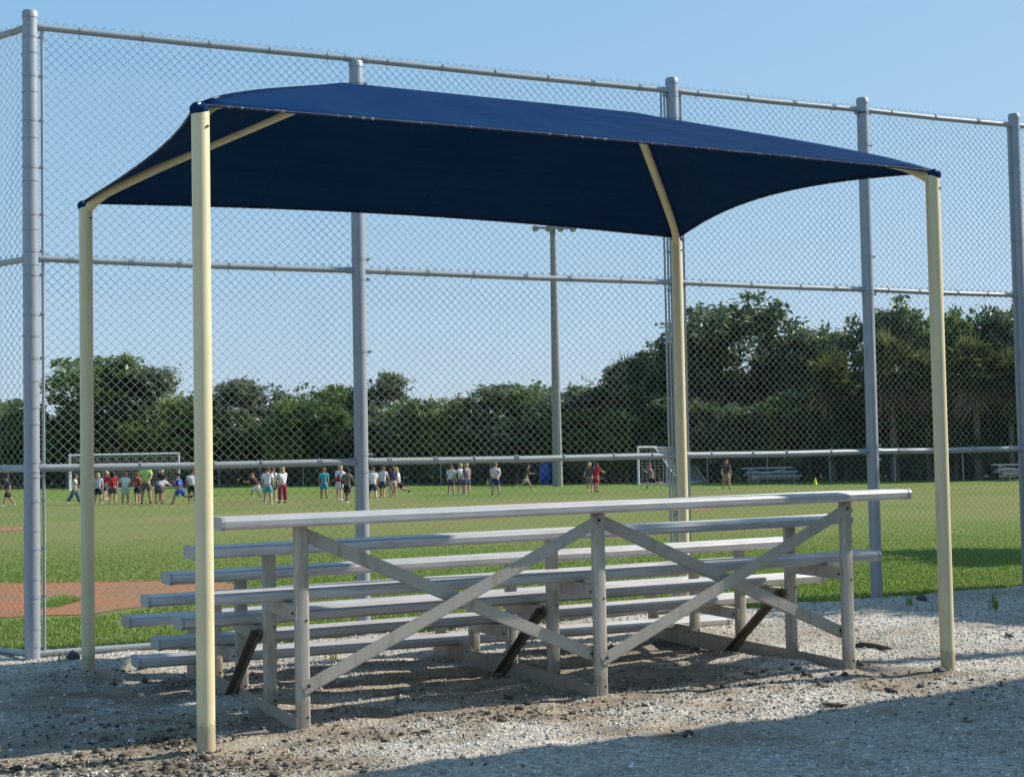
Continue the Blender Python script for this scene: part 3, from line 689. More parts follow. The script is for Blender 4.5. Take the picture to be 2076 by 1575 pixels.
# ------------------------------------------------------------------ trees
def leaves(C, n_per, spread, size, r, flat=0.5):
    """diamond leaf faces scattered about cluster centres C"""
    C = np.asarray(C); n = len(C)*n_per
    c = np.repeat(C, n_per, 0) + r.normal(0, 1, (n, 3))*spread*np.array([1, 1, .75])
    nrm = r.normal(0, 1, (n, 3)); nrm[:, 2] = np.abs(nrm[:, 2]) + flat; nrm /= np.linalg.norm(nrm, axis=1)[:, None]
    t = np.cross(nrm, r.normal(0, 1, (n, 3))); t /= np.linalg.norm(t, axis=1)[:, None]; b_ = np.cross(nrm, t)
    s = (size*r.uniform(.6, 1.4, n))[:, None]
    V = np.stack([c - t*s, c + b_*s*.45, c + t*s - nrm*s*.3, c - b_*s*.45], 1).reshape(-1, 3)
    return V, np.arange(n*4).reshape(n, 4)
def crown_points(r, H, W, base, n_lobes, n_pts, ragged=.12):
    """cluster centres on overlapping lobes: uneven outline with gaps between the lobes"""
    lob = []
    for _ in range(n_lobes):
        a = r.uniform(0, 2*np.pi); z = base + (H-base)*r.beta(1.3, 1.1); k = (z-base)/(H-base)
        rad = W/2*np.sqrt(max(.05, 1-(abs(k-.38)/.66)**2.2))*r.uniform(.45, .95)
        lob.append((rad*np.cos(a), rad*np.sin(a), min(z, H*.9), r.uniform(.13, .24)*W))
    lob.append((0, 0, H*.86, W*.16)); lob.append((0, 0, (H+base)/2, W*.3))
    P = []
    for i in range(n_pts):
        x, y, z, q = lob[r.integers(len(lob))]; v = r.normal(0, 1, 3); v /= np.linalg.norm(v); v[2] = v[2]*.8 + .15
        P.append(np.array([x, y, z]) + v*q*r.uniform(.65, 1.05))
    P = np.array(P); P = P[(P[:, 2] > base*.8) & (P[:, 2] < H)]; P += r.normal(0, ragged, P.shape)
    return P, lob
def tree_proto(seed, H, W, base, leaf, lobes=20, pts=420, per=20, size=.14, spread=.17):
    r = np.random.default_rng(seed); P, lob = crown_points(r, H, W, base, lobes, pts)
    V, F = leaves(P, per, spread, size, r); me = np_mesh('crown', V, F); me.materials.append(leaf)
    mb = MB(); tr = max(.10, H*.026); top = Vector((r.normal(0,.15), r.normal(0,.15), H*.62))
    trunk = [Vector((0,0,-.1)), Vector((0,0,H*.05)), Vector((r.normal(0,.1), r.normal(0,.1), H*.3)), top]
    mb.tube(trunk, [tr*1.5, tr, tr*.8, tr*.35], 9)
    for x, y, z, q in lob[:10]:
        st = trunk[1].lerp(trunk[3], r.uniform(.35, .9)); e = Vector((x, y, z)); mid = st.lerp(e, .5) + Vector((0, 0, -.1*H*.2))
        mb.tube([st, mid, e], [tr*.42, tr*.28, tr*.1], 6)
    tm = mesh_from('trunk', mb, 50); tm.materials.append(M['bark']); return tm, me, H, W
PROTO = [tree_proto(1, 6.0, 5.2, .5, LEAF[0], 26, 520), tree_proto(2, 6.0, 5.0, 1.0, LEAF[1], 24, 560), tree_proto(3, 6.0, 4.4, .4, LEAF[2], 22, 420, 20, .15, .2),
         tree_proto(4, 6.0, 5.4, .3, LEAF[3], 26, 520), tree_proto(5, 6.0, 4.6, 1.9, LEAF[1], 24, 520), tree_proto(6, 6.0, 4.8, .3, LEAF[0], 30, 520)]
def plant_tree(name, label, x, y, H, W, kind, group='trees beyond the far fence', rz=None, sink=0.0):
    tm, cm, h0, w0 = PROTO[kind]; t = thing(name, label, 'tree', (x, y, PROJ_FIELD-sink), random.uniform(0, 6.28) if rz is None else rz, group)
    s = (W/w0, W/w0, H/h0)
    for nm, me in (('trunk', tm), ('crown', cm)):
        o = obj(nm, me, None, t); o.scale = s
    return t
TREES = [ # px, top y, width px, depth behind fence, kind, label
 (-40, 800, 190, 3, 0, 'bushy green tree at the extreme left edge behind the far fence'),
 (70, 806, 130, 2.5, 3, 'low bright bush tree just right of the big left fence post'),
 (205, 716, 230, 4, 0, 'tall spreading green tree behind the left soccer goal'),
 (310, 738, 150, 5, 2, 'grey green tree leaning out right of the tall left tree'),
 (395, 792, 150, 3, 3, 'yellow green bushy tree behind the left front canopy post'),
 (505, 764, 160, 5, 2, 'spiky topped grey green tree above the child in maroon trousers'),
 (585, 800, 120, 3, 3, 'low yellow green tree between the spiky and the round topped trees'),
 (665, 775, 170, 4, 0, 'round topped green tree left of the second fence post'),
 (782, 750, 110, 6, 2, 'thin open crowned tree just right of the second fence post'),
 (850, 806, 130, 3, 0, 'low green tree in the dip of the treeline'),
 (930, 796, 140, 4, 3, 'bushy yellow green tree above the three standing children'),
 (1022, 773, 150, 4, 2, 'pale grey green tree left of the concrete light pole'),
 (1085, 772, 130, 5, 0, 'green tree directly behind the concrete light pole'),
 (1165, 778, 140, 4, 2, 'grey green tree just right of the concrete light pole'),
 (1232, 765, 130, 5, 1, 'dark tree left of the fan palm by the rear canopy post'),
 (1288, 722, 150, 4, 1, 'dark bushy tree below the fan palm crown'),
 (1340, 685, 150, 5, 1, 'dark tree left of the right rear canopy post'),
 (1405, 655, 170, 4, 1, 'dark evergreen tree behind the right rear canopy post'),
 (1515, 586, 250, 5, 1, 'tallest dark dome shaped tree right of the rear canopy post'),
 (1655, 652, 170, 6, 4, 'dark rounded tree on the right flank of the tallest dome'),
 (1830, 594, 190, 5, 1, 'tall dark tree behind the right front canopy post'),
 (1950, 622, 150, 4, 0, 'broad green tree right of the front canopy post'),
 (2045, 612, 150, 5, 4, 'tall tree rising behind the last fence post at the right edge'),
 (2150, 640, 200, 4, 1, 'dark tree mostly cut off by the right edge')]
for px, ty, wp, back, kind, lab in TREES:
    g0 = ray(px, 950); Y = 80.0; back += 3.0*(px > 1300)
    for _ in range(12): x = g0.x/g0.y*Y; Y = fence_y(x) + back
    x = g0.x/g0.y*Y; top = at_depth(px, ty, Y).z; W = wp*Y/F_PX*1.12
    plant_tree('broadleaf_tree', lab, x, Y, top*.945, W, kind)
# lower second storey so that no sky shows between the trunks
r = np.random.default_rng(21); i = 0
ORD = 'first second third fourth fifth sixth seventh eighth ninth tenth eleventh twelfth thirteenth fourteenth fifteenth'.split()
for px in range(-60, 2160, 74):
    g0 = ray(px, 950); Y = 80.0
    for _ in range(12): x = g0.x/g0.y*Y; Y = fence_y(x) + 1.9 + (i % 3)*.5
    x = g0.x/g0.y*Y; lvl = 842 + r.uniform(-22, 22) - (28 if px > 1250 else 0)
    o = plant_tree('understorey_shrub', ('dense hedge shrub just behind the far fence, %s from the left edge' % ORD[i] if i < 15 else 'dense hedge shrub just behind the far fence, %s from the right edge' % ORD[29-i]), x, Y, max(2.4, at_depth(px, lvl, Y).z), 3.3, (0, 3, 5, 1)[i % 4] if px < 1250 else (1, 1, 5, 4)[i % 4], 'hedge shrubs behind the far fence')
    o['category'] = 'shrub'; i += 1
# far mass of wood behind, reads as one
C = []
for px in np.arange(-120, 2260, 7):
    g0 = ray(px, 950); Y = 80.0
    for _ in range(8): Y = fence_y(g0.x/g0.y*Y) + 9
    hh = 3.6 if px < 1200 else 5.5
    for q_ in range(9): C.append((g0.x/g0.y*Y + r.normal(0, .6), Y + r.normal(0, 1.0), r.uniform(.1, hh if q_ < 5 else 1.9)))
V, F = leaves(C, 12, .45, .30, r)
me = np_mesh('background_wood', V, F); me.materials.append(LEAF[1]); bw = stuff(obj('background_wood', me)); bw['label'] = 'dense dark wood filling the gaps behind the far trees'; bw['category'] = 'wood'

def palm_meshes(seed, trunk_h, fr=1.5):
    r = np.random.default_rng(seed); mb = MB().tube([(0,0,-.1),(0.03,0,trunk_h*.5),(0,0,trunk_h)], [.2,.16,.18], 9); tm = mesh_from('trunk', mb, 50); tm.materials.append(M['bark'])
    def fronds(n, el0, el1, ln):
        V = []; F = []
        for i in range(n):
            az = r.uniform(0, 2*np.pi); el = R(r.uniform(el0, el1)); L = ln*r.uniform(.8, 1.15)
            dr = np.array([math.cos(az)*math.cos(el), math.sin(az)*math.cos(el), math.sin(el)]); hub = np.array([0, 0, trunk_h]) + dr*L*.55
            side = np.cross(dr, [0, 0, 1.]); side /= np.linalg.norm(side) + 1e-6; up = np.cross(side, dr)
            k = len(V); V += [np.array([0, 0, trunk_h])-side*.02, np.array([0, 0, trunk_h])+side*.02, hub]; F.append((k, k+1, k+2))
            for j in range(18):            # fan blades
                a = R(-115 + 230*j/17) ; q = dr*math.cos(a) + side*math.sin(a) + up*r.normal(0, .12); q = q/np.linalg.norm(q)
                tip = hub + q*L*r.uniform(.55, .7) + np.array([0, 0, -.22*L*r.uniform(.3, 1.0)]); w = np.cross(q, up)*.035
                k = len(V); V += [hub - w*.5, hub + q*L*.3 + w, tip, hub + q*L*.3 - w]; F.append((k, k+1, k+2)); F.append((k, k+2, k+3))
        return np_mesh('fronds', np.array(V), np.array(F))
    g = fronds(34, -25, 80, fr); g.materials.append(M['palm_leaf']); dd = fronds(20, -80, -25, fr*.95); dd.materials.append(M['palm_dead']); return tm, g, dd
PALM = [palm_meshes(3, 3.6), palm_meshes(5, 4.4)]
for px, ty, ki, back, lab in ((1272, 728, 0, 4.0, 'fan palm crown showing left of the rear canopy post'), (1690, 715, 1, 1.2, 'sabal palm in the gap left of the fourth fence post'), (1815, 680, 0, 1.0, 'sabal palm with brown skirt right of the fourth fence post'),
                              (1885, 715, 1, 1.3, 'sabal palm hidden partly by the right front canopy post'), (1985, 690, 0, 1.0, 'sabal palm with dead fronds near the right edge'), (2052, 705, 1, 1.4, 'sabal palm at the right edge below the tall tree')):
    g0 = ray(px, 950); Y = 80.0
    for _ in range(12): Y = fence_y(g0.x/g0.y*Y) + back
    tm, gr, dd = PALM[ki]; top = at_depth(px, ty, Y).z; s = top/(4.9 if ki == 0 else 5.7)
    t = thing('fan_palm', lab, 'palm', (g0.x/g0.y*Y, Y, PROJ_FIELD), random.uniform(0, 6), 'palms along the far fence')
    for nm, me in (('trunk', tm), ('fronds', gr), ('dead_fronds', dd)):
        o = obj(nm, me, None, t); o.scale = (s*.78, s*.78, s)
# unseen trees at right; the slim one is added to shade the fence foot
tp = Vector((4.8, 13.9, 0)) + d*7.2
PROTO.append(tree_proto(9, 6.75, 2.5, 4.2, LEAF[0], 14, 800, 20, .09, .12))
plant_tree('shade_tree', 'unseen slim tree added outside the right edge to shade the fence foot', tp.x, tp.y, 6.75, 2.6, 6, None)
tp2 = Vector((6.9, 20.3, 0)) + d*8
plant_tree('shade_tree', 'tree outside the right edge shading the field grass', tp2.x, tp2.y, 6.9, 3.0, 6, None)

# ------------------------------------------------------------------ people on the field
SKIN = {'fair': (0.56, 0.34, 0.24), 'tan': (0.40, 0.23, 0.15), 'brown': (0.15, 0.08, 0.05)}
HAIR = {'blond': (0.46, 0.34, 0.16), 'brown': (0.10, 0.055, 0.03), 'dark': (0.02, 0.016, 0.014), 'red': (0.30, 0.11, 0.04)}
def skin_obj(name, pts, rad, edges, roots, material, parent):
    me = bpy.data.meshes.new(name); me.from_pydata([tuple(p) for p in pts], edges, []); me.materials.append(material)
    o = bpy.data.objects.new(name, me); COL.objects.link(o); o.parent = parent
    o.modifiers.new('skin', 'SKIN'); s = o.modifiers.new('sub', 'SUBSURF'); s.levels = 1; s.render_levels = 1
    sv = me.skin_vertices[0].data
    for i, r_ in enumerate(rad): sv[i].radius = r_ if hasattr(r_, '__len__') else (r_, r_); sv[i].use_root = i in roots
    o.modifiers['skin'].use_smooth_shade = True
    return o
POSES = {
 'stand': dict(),
 'weight': dict(lh=6, rh=-4, la=8, ra=-6, ae=18),
 'walk': dict(lh=24, lk=8, rh=-20, rk=22, la=-22, ra=24, ae=30, lean=4),
 'run': dict(lh=38, lk=20, rh=-28, rk=75, la=-40, ra=45, ae=80, lean=12),
 'stride': dict(lh=30, lk=5, rh=-30, rk=55, la=-30, ra=35, ae=60, lean=10),
 'bend': dict(lh=12, lk=6, rh=-6, rk=8, la=55, ra=60, ae=10, lean=62, spread=.05),
 'crouch': dict(lh=55, lk=75, rh=10, rk=55, la=50, ra=-20, ae=50, lean=30),
 'behind': dict(la=-22, ra=-22, ae=-38, inn=1, spread=.03),
 'folded': dict(la=28, ra=28, ae=95, inn=1),
 'point': dict(la=80, ra=4, ae=8, lh=4, rh=-4),
 'reach': dict(la=70, ra=55, ae=25, lean=8, lh=8, rh=-8)}
def person(label, px, feet, head, face, shirt, bottom, hair='brown', skin='fair', pose='stand', pants=False, style='short', shoe=(0.7, 0.7, 0.7), vest=None):
    g = ground(px, feet, PROJ_FIELD); dist = g.y
    H = (feet-head)*dist/F_PX
    ps = dict(lh=0, lk=3, rh=0, rk=3, la=4, ra=4, ae=10, lean=0, spread=.02, inn=0); ps.update(POSES[pose])
    if pose in ('bend', 'crouch'): H /= .74
    H = max(1.12, min(1.78, H))
    t = thing('person', label, 'person', g, R(face), 'people on the field')
    lean = R(ps['lean'])
    def up(x, y, z):          # torso point relative to pelvis, leaned forward
        return Vector((x, y*math.cos(lean)+z*math.sin(lean), z*math.cos(lean)-y*math.sin(lean)))
    pel = Vector((0, 0, 0)); waist = up(0,0,.09); chest = up(0,.005,.21); nb = up(0,-.004,.285); nk = up(0,.004,.315); hl = up(0,.012,.345); hm = up(0,.012,.395); ht = up(0,.005,.445)
    nose = hm + up(0,.078,-.012)
    P = [pel, waist, chest, nb, nk, hl, hm, ht]; rad = [(.075,.06),(.07,.054),(.082,.058),(.05,.045),(.03,.03),(.045,.048),(.06,.066),(.04,.045)]
    Ed = [(0,1),(1,2),(2,3),(3,4),(4,5),(5,6),(6,7)]
    P.append(nose); rad.append(.011); Ed.append((6, len(P)-1))
    for sd in (-1, 1): P.append(hm + up(sd*.068,-.005,-.008)); rad.append(.012); Ed.append((6, len(P)-1))
    roots = {0}; limbs = {}
    for sd, k in ((-1, 'l'), (1, 'r')):
        a = R(ps[k+'a']); e = a + R(ps['ae']); ab = R(11 + 5*(pose == 'run')); inn = -.35*sd*ps['inn']
        sh = up(sd*.104, 0, .268); 
        d1 = Vector((sd*math.sin(ab), math.sin(a)*math.cos(ab), -math.cos(a)*math.cos(ab))); el = sh + d1*.165
        d2 = Vector((sd*math.sin(ab)*.4 + inn, math.sin(e), -math.cos(e))).normalized(); wr = el + d2*.140; pm = wr + d2*.035
        n = len(P); P += [sh, el, wr, pm]; rad += [.036, .027, .018, (.022, .012)]; Ed += [(2, n), (n, n+1), (n+1, n+2), (n+2, n+3)]
        sidev = d2.cross(Vector((0, 1, .2))).normalized()
        for f in range(5):     # four fingers of unequal length and a thumb off the side of the palm, gently curled
            ln = (.034, .044, .048, .043, .034)[f]; off = sidev*(-.022 + .011*f) if f else sidev*-.018 - d2*.022
            dirf = d2 if f else (d2 - sidev*.7).normalized(); cur = Vector((0, .35, 0)); b0 = pm + off - d2*.006; m = b0 + dirf*ln*.55; tip = m + (dirf + cur).normalized()*ln*.5
            q = len(P); P += [b0, m, tip]; rad += [.0062, .0058, .0045]; Ed += [(q, q+1), (q+1, q+2)]; roots.add(q)
        h = R(ps[k+'h']); kk = h - R(ps[k+'k']); so = sd*ps['spread']
        hp = Vector((sd*.056, 0, -.02)); kn = hp + Vector((so, math.sin(h)*.235, -math.cos(h)*.235)); an = kn + Vector((so*.5, math.sin(kk)*.215, -math.cos(kk)*.215))
        fd = Vector((sd*.12, math.cos(kk*.6), math.sin(kk*.6))).normalized(); toe = an + fd*.085 + Vector((0, 0, -.018))
        n = len(P); P += [hp, hp.lerp(kn, .35), kn, kn.lerp(an, .35), an, toe]; rad += [.054, .053, .036, .036, .022, .018]; Ed += [(0, n), (n, n+1), (n+1, n+2), (n+2, n+3), (n+3, n+4), (n+4, n+5)]
        limbs[k] = (sh, el, hp, kn, an, toe)
    low = min(min(limbs[k][4].z, limbs[k][5].z) for k in 'lr') - .026
    o0 = Vector((0, 0, -low))
    sc_ = H/(0.985 - 0.0)*1.0
    def X(L): return [(p + o0)*sc_ for p in L]
    def Rr(L): return [(q[0]*sc_*1.2, q[1]*sc_*1.15) if hasattr(q, '__len__') else q*sc_*(1.18 if q > .012 else 1) for q in L]
    skin_obj('body', X(P), Rr(rad), Ed, roots, cloth(SKIN[skin], .6), t)
    # shirt with sleeves
    S = [up(0,0,-.045), waist, chest, nb + up(0,0,-.012)]; sr = [(.094,.076),(.088,.070),(.100,.072),(.060,.055)]; se = [(0,1),(1,2),(2,3)]
    for k in 'lr': sh, el = limbs[k][:2]; n = len(S); S += [sh, sh.lerp(el, .72)]; sr += [.046, .044]; se += [(2, n), (n, n+1)]
    skin_obj('shirt', X(S), Rr(sr), se, {0}, cloth(shirt), t)
    if vest is not None:
        skin_obj('vest', X([up(0,0,-.03), waist, chest, nb + up(0,0,-.02)]), Rr([(.098,.082),(.094,.078),(.095,.080),(.055,.055)]), [(0,1),(1,2),(2,3)], {0}, cloth(vest), t)
    B = [up(0,0,.03), pel]; br = [(.088,.072),(.092,.076)]; be = [(0,1)]
    for k in 'lr':
        _, _, hp, kn, an, toe = limbs[k]; n = len(B)
        if pants: B += [hp, kn, kn.lerp(an, .88)]; br += [.066, .052, .050]; be += [(1, n), (n, n+1), (n+1, n+2)]
        else: B += [hp, hp.lerp(kn, .86)]; br += [.066, .062]; be += [(1, n), (n, n+1)]
    skin_obj('trousers' if pants else 'shorts', X(B), Rr(br), be, {0}, cloth(bottom), t)
    for k in 'lr':
        an, toe = limbs[k][4:6]; dd = (toe-an).normalized()
        skin_obj('shoe', X([an - dd*.018 + Vector((0,0,-.012)), an.lerp(toe, .5) + Vector((0,0,-.008)), toe]), Rr([(.028,.026),(.030,.024),(.026,.018)]), [(0,1),(1,2)], {0}, cloth(shoe, .6), t)
    q = Matrix.Rotation(-lean, 3, 'X'); mb = MB(); c = hm + up(0,-.014,.020); mb.ball(((c + o0)*sc_), (.071*sc_, .076*sc_, .062*sc_), 12, 8, q)
    if style == 'long': c2 = hm + up(0,-.052,-.05); mb.ball(((c2 + o0)*sc_), (.058*sc_, .034*sc_, .095*sc_), 10, 7, q)
    if style == 'pony': c2 = hm + up(0,-.098,-.03); mb.ball(((c2 + o0)*sc_), (.022*sc_, .028*sc_, .075*sc_), 8, 6, q)
    if style == 'cap': mb.box((hm + up(0,.075,.03) + o0)*sc_, (.09*sc_, .08*sc_, .012*sc_), q)
    obj('hair' if style != 'cap' else 'cap', mb, cloth(HAIR.get(hair, (.5,.5,.5)) if isinstance(hair, str) else hair, .7), t, smooth=80)
WHT, NVY, BLK, GRY = (0.72, 0.72, 0.74), (0.025, 0.035, 0.09), (0.018, 0.018, 0.022), (0.42, 0.42, 0.45)
PEOPLE = [
 ('person in navy shirt and dark shorts at the extreme left edge', 16, 1027, 962, 120, NVY, BLK, 'dark', 'tan', 'walk', False, 'short'),
 ('child in cream shirt and blue jeans left of the left rear canopy post', 151, 1022, 959, -80, (0.62, 0.58, 0.46), (0.06, 0.09, 0.17), 'brown', 'tan', 'walk', True, 'short'),
 ('child in grey white shirt and black shorts right of the left rear canopy post', 199, 1023, 959, 10, (0.55, 0.55, 0.60), BLK, 'blond', 'fair', 'weight', False, 'long'),
 ('blond child in red top half hidden behind the grey white shirt', 213, 1014, 955, -60, (0.40, 0.04, 0.05), NVY, 'blond', 'fair', 'reach', False, 'short'),
 ('long haired child in bright red shirt and dark shorts', 228, 1022, 955, 20, (0.46, 0.02, 0.04), (0.05, 0.05, 0.07), 'dark', 'fair', 'stand', False, 'long'),
 ('child in white shirt and long pale grey shorts', 254, 1022, 957, 35, WHT, (0.48, 0.48, 0.52), 'brown', 'tan', 'folded', False, 'short'),
 ('child in dark red shirt beside the adult in lime green', 279, 1020, 962, -15, (0.34, 0.04, 0.04), (0.05, 0.03, 0.03), 'red', 'fair', 'weight', False, 'short'),
 ('adult in lime green shirt and mottled grey shorts, back turned', 296, 1021, 938, 5, (0.42, 0.66, 0.16), (0.12, 0.11, 0.10), 'dark', 'tan', 'behind', False, 'short', BLK),
 ('blond child in black top right of the adult in lime green', 328, 1016, 951, 160, BLK, (0.10, 0.10, 0.10), 'blond', 'tan', 'weight', False, 'short', BLK),
 ('child in dark shorts bending over in front of the black top', 322, 1022, 972, -15, GRY, (0.07, 0.07, 0.08), 'brown', 'tan', 'bend', False, 'short', BLK),
 ('child all in royal blue running left', 366, 1022, 953, 80, (0.02, 0.08, 0.42), (0.02, 0.07, 0.36), 'dark', 'tan', 'run', False, 'short', BLK),
 ('child in white shirt and black shorts next to the left front canopy post', 389, 1019, 952, 15, WHT, BLK, 'dark', 'tan', 'stand', False, 'short'),
 ('small crouching child in black and red top with white shorts', 523, 1016, 970, 70, (0.08, 0.02, 0.02), WHT, 'red', 'fair', 'crouch', False, 'short'),
 ('child in white shirt and teal shorts seen from behind', 543, 1023, 947, 5, WHT, (0.10, 0.36, 0.42), 'brown', 'fair', 'weight', False, 'short'),
 ('child in white shirt and dark green shorts behind the teal shorts', 553, 1015, 947, -20, WHT, (0.02, 0.06, 0.04), 'brown', 'fair', 'stand', False, 'short'),
 ('blond child in white shirt and long maroon trousers', 573, 1020, 946, 40, WHT, (0.22, 0.02, 0.05), 'blond', 'fair', 'folded', True, 'long', (0.06, 0.02, 0.03)),
 ('child in turquoise shirt and shorts standing alone', 657, 1011, 948, 5, (0.03, 0.36, 0.46), (0.03, 0.28, 0.40), 'red', 'tan', 'stand', False, 'short', BLK),
 ('blond child in dark red vest and white shorts', 688, 1015, 943, -30, WHT, (0.62, 0.62, 0.62), 'blond', 'fair', 'reach', False, 'short', WHT, (0.30, 0.03, 0.06)),
 ('child in olive grey shirt and black shorts by the second fence post', 704, 1021, 946, -25, (0.15, 0.14, 0.10), BLK, 'dark', 'brown', 'walk', False, 'short'),
 ('child in loose white shirt and navy shorts right of the second fence post', 756, 1016, 944, 10, WHT, NVY, 'brown', 'fair', 'walk', False, 'short'),
 ('child in white shirt and long navy shorts walking in the group of four', 776, 1009, 942, -10, (0.60, 0.60, 0.66), NVY, 'brown', 'tan', 'walk', False, 'pony'),
 ('child in dark top and pale pink shorts', 797, 1008, 945, 20, (0.06, 0.04, 0.10), (0.62, 0.46, 0.44), 'brown', 'fair', 'stand', False, 'long'),
 ('long haired blond child in pale blue top running', 808, 1007, 942, 75, (0.45, 0.58, 0.70), BLK, 'blond', 'fair', 'stride', False, 'long', BLK),
 ('child in long white shirt and dark shorts, left of three', 915, 1003, 942, -20, WHT, (0.05, 0.06, 0.09), 'brown', 'fair', 'stand', False, 'short'),
 ('child in white shirt and dark blue shorts, middle of three', 935, 1003, 940, 30, WHT, (0.04, 0.06, 0.14), 'blond', 'fair', 'folded', False, 'short'),
 ('blond child in dark and white shirt, right of three', 947, 1003, 939, 40, (0.24, 0.18, 0.20), (0.08, 0.11, 0.18), 'blond', 'fair', 'stand', False, 'short'),
 ('child in white patterned shirt with hands behind the back', 1005, 1004, 938, 5, (0.60, 0.60, 0.62), (0.03, 0.05, 0.13), 'red', 'fair', 'behind', False, 'short', BLK),
 ('child in dark shirt and khaki shorts striding left of the light pole', 1067, 993, 938, -85, (0.06, 0.05, 0.045), (0.42, 0.40, 0.36), 'brown', 'tan', 'stride', False, 'short'),
 ('blond child in dark mottled shirt beside the child in red', 1196, 998, 935, 170, (0.10, 0.09, 0.06), (0.20, 0.18, 0.14), 'blond', 'fair', 'walk', False, 'short'),
 ('child in red shirt and red shorts right of the light pole', 1209, 998, 939, -40, (0.48, 0.02, 0.04), (0.42, 0.03, 0.05), 'brown', 'tan', 'reach', False, 'short', BLK),
 ('child in dark shorts running in front of the side on soccer goal', 1323, 993, 936, 80, (0.20, 0.20, 0.24), BLK, 'red', 'fair', 'run', False, 'short'),
 ('child in dark brown shirt and khaki shorts left of the small bleachers', 1473, 992, 929, 175, (0.08, 0.06, 0.045), (0.34, 0.28, 0.16), 'brown', 'tan', 'walk', False, 'short', BLK)]
for p in PEOPLE: person(*p)

# ------------------------------------------------------------------ ground cover and litter
def scatter(n, box, r, test):
    out_ = []
    while len(out_) < n:
        x = r.uniform(box[0], box[1], n); y = r.uniform(box[2], box[3], n); k = test(x, y); out_ += list(zip(x[k], y[k]))
    return np.array(out_[:n])
r = np.random.default_rng(5)
def in_view(x, y, m=.4): return (np.abs(x) < y*.353 + m)
# loose shell and stone bits
xy = scatter(36000, (-5, 6, 6.2, 15.5), r, lambda x, y: in_view(x, y) & (over_fence(x, y) < .12) & (r.random(len(x)) < np.clip(1.7 - y*.08, .25, 1)*(1 - .85*soil_at(x, y))))
n = len(xy); z = gz(xy[:, 0], xy[:, 1]); s = np.clip(r.lognormal(-5.1, .42, n), .0035, .017)
octa = np.array([(1,0,0),(0,1,0),(-1,0,0),(0,-1,0),(0,0,.62),(0,0,-.62)]); of = np.array([(0,1,4),(1,2,4),(2,3,4),(3,0,4),(1,0,5),(2,1,5),(3,2,5),(0,3,5)])
q = r.normal(0, 1, (n, 4)); q /= np.linalg.norm(q, axis=1)[:, None]
def qrot(q, v):
    w_, u = q[:, :1], q[:, 1:]; return v + 2*np.cross(u, np.cross(u, v) + w_*v)
V = np.stack([qrot(q, np.broadcast_to(o*s[:, None]*r.uniform(.75, 1.25, (n, 1)), (n, 3)).copy()) for o in octa], 1)
V += np.c_[xy, z + s*.25][:, None, :]
me = np_mesh('loose_gravel', V.reshape(-1, 3), (of[None] + (np.arange(n)*6)[:, None, None]).reshape(-1, 3)); me.materials.append(M['pebble'])
o = stuff(obj('loose_gravel', me)); o['label'] = 'loose white shell and stone bits over the lot'; o['category'] = 'gravel'
# leaf litter and soil crumbs
xs = []
for cx, cy, sx_, sy_, k in [(-1.80, 7.75, .14, .06, 420), (-1.9, 7.25, .5, .14, 420), (-1.45, 7.0, .6, .12, 380), (-2.5, 8.0, .7, .4, 420), (.3, 8.35, .9, .22, 420), (-.5, 8.0, .7, .2, 300), (1.6, 9.2, .7, .25, 300), (2.4, 8.7, .5, .15, 120), (0.2, 9.6, 1.8, .8, 400), (2.6, 10.6, 1.0, .7, 90), (3.2, 12.8, .9, .5, 90), (-2.6, 9.9, .7, .25, 260)]:
    xs.append(np.c_[r.normal(cx, sx_, k), r.normal(cy, sy_, k)])
xy = np.concatenate(xs); xy = xy[over_fence(xy[:, 0], xy[:, 1]) < 0]; z = gz(xy[:, 0], xy[:, 1])
V, F = leaves(np.c_[xy, z + .006], 1, .004, .014, r, 1.0); me = np_mesh('leaf_litter', V, F); me.materials.append(M['litter'])
o = stuff(obj('leaf_litter', me)); o['label'] = 'dark dead leaf litter lying in patches on the gravel'; o['category'] = 'litter'
# grass blades beyond the fence
def on_clay(x, y):
    lo = 14.2 + .12*vnoise(x+40, y+40, 1.5, 8) + np.clip(x+5, 0, 4)*.55*0; px_ = x/np.maximum(y, 1)*F_PX + 1038
    g_lo = np.interp(px_, [-400, 60, 200, 330, 470, 510], [14.3, 14.3, 14.5, 15.3, 16.5, 17.6]); g_hi = np.interp(px_, [-400, 0, 200, 400, 510], [18.9, 18.6, 18.6, 18.6, 17.6])
    return (y > g_lo) & (y < g_hi) & (px_ < 505)
xy = scatter(130000, (-9, 11, 10.8, 32), r, lambda x, y: in_view(x, y, .8) & (over_fence(x, y) > .05 + .25*vnoise(x+40, y+40, 2.2, 5)) & ~on_clay(x, y) & (r.random(len(x)) < np.clip((32 - y)/15, 0, 1)**2))
g0, g1 = ground(75, 1222, 0), ground(160, 1212, 0)
ex = np.c_[r.uniform(g0.x, g1.x, 2500), r.normal((g0.y+g1.y)/2, .22, 2500)]; xy = np.concatenate([xy, ex]); n = len(xy)
h = r.uniform(.016, .042, n)*np.where(over_fence(xy[:, 0], xy[:, 1]) < .5, 1.6, 1.0)*np.clip(1.5-xy[:, 1]/30, .4, 1); az = r.uniform(0, 2*np.pi, n); wd = r.uniform(.004, .008, n); ln = r.uniform(.1, .8, n)*h
ca, sa = np.cos(az), np.sin(az); bse = np.c_[xy, np.full(n, PROJ_FIELD)]
sd = np.c_[-sa, ca, 0*ca]*wd[:, None]; fw = np.c_[ca, sa, 0*ca]
mid = bse + fw*(ln*.3)[:, None] + np.c_[0*h, 0*h, h*.6]; tip = bse + fw*ln[:, None] + np.c_[0*h, 0*h, h]
V = np.stack([bse - sd, bse + sd, mid + sd*.7, mid - sd*.7, tip], 1).reshape(-1, 3); k = np.arange(n)[:, None]*5
F = np.concatenate([k + np.array([[0, 1, 2]]), k + np.array([[0, 2, 3]]), k + np.array([[3, 2, 4]])])
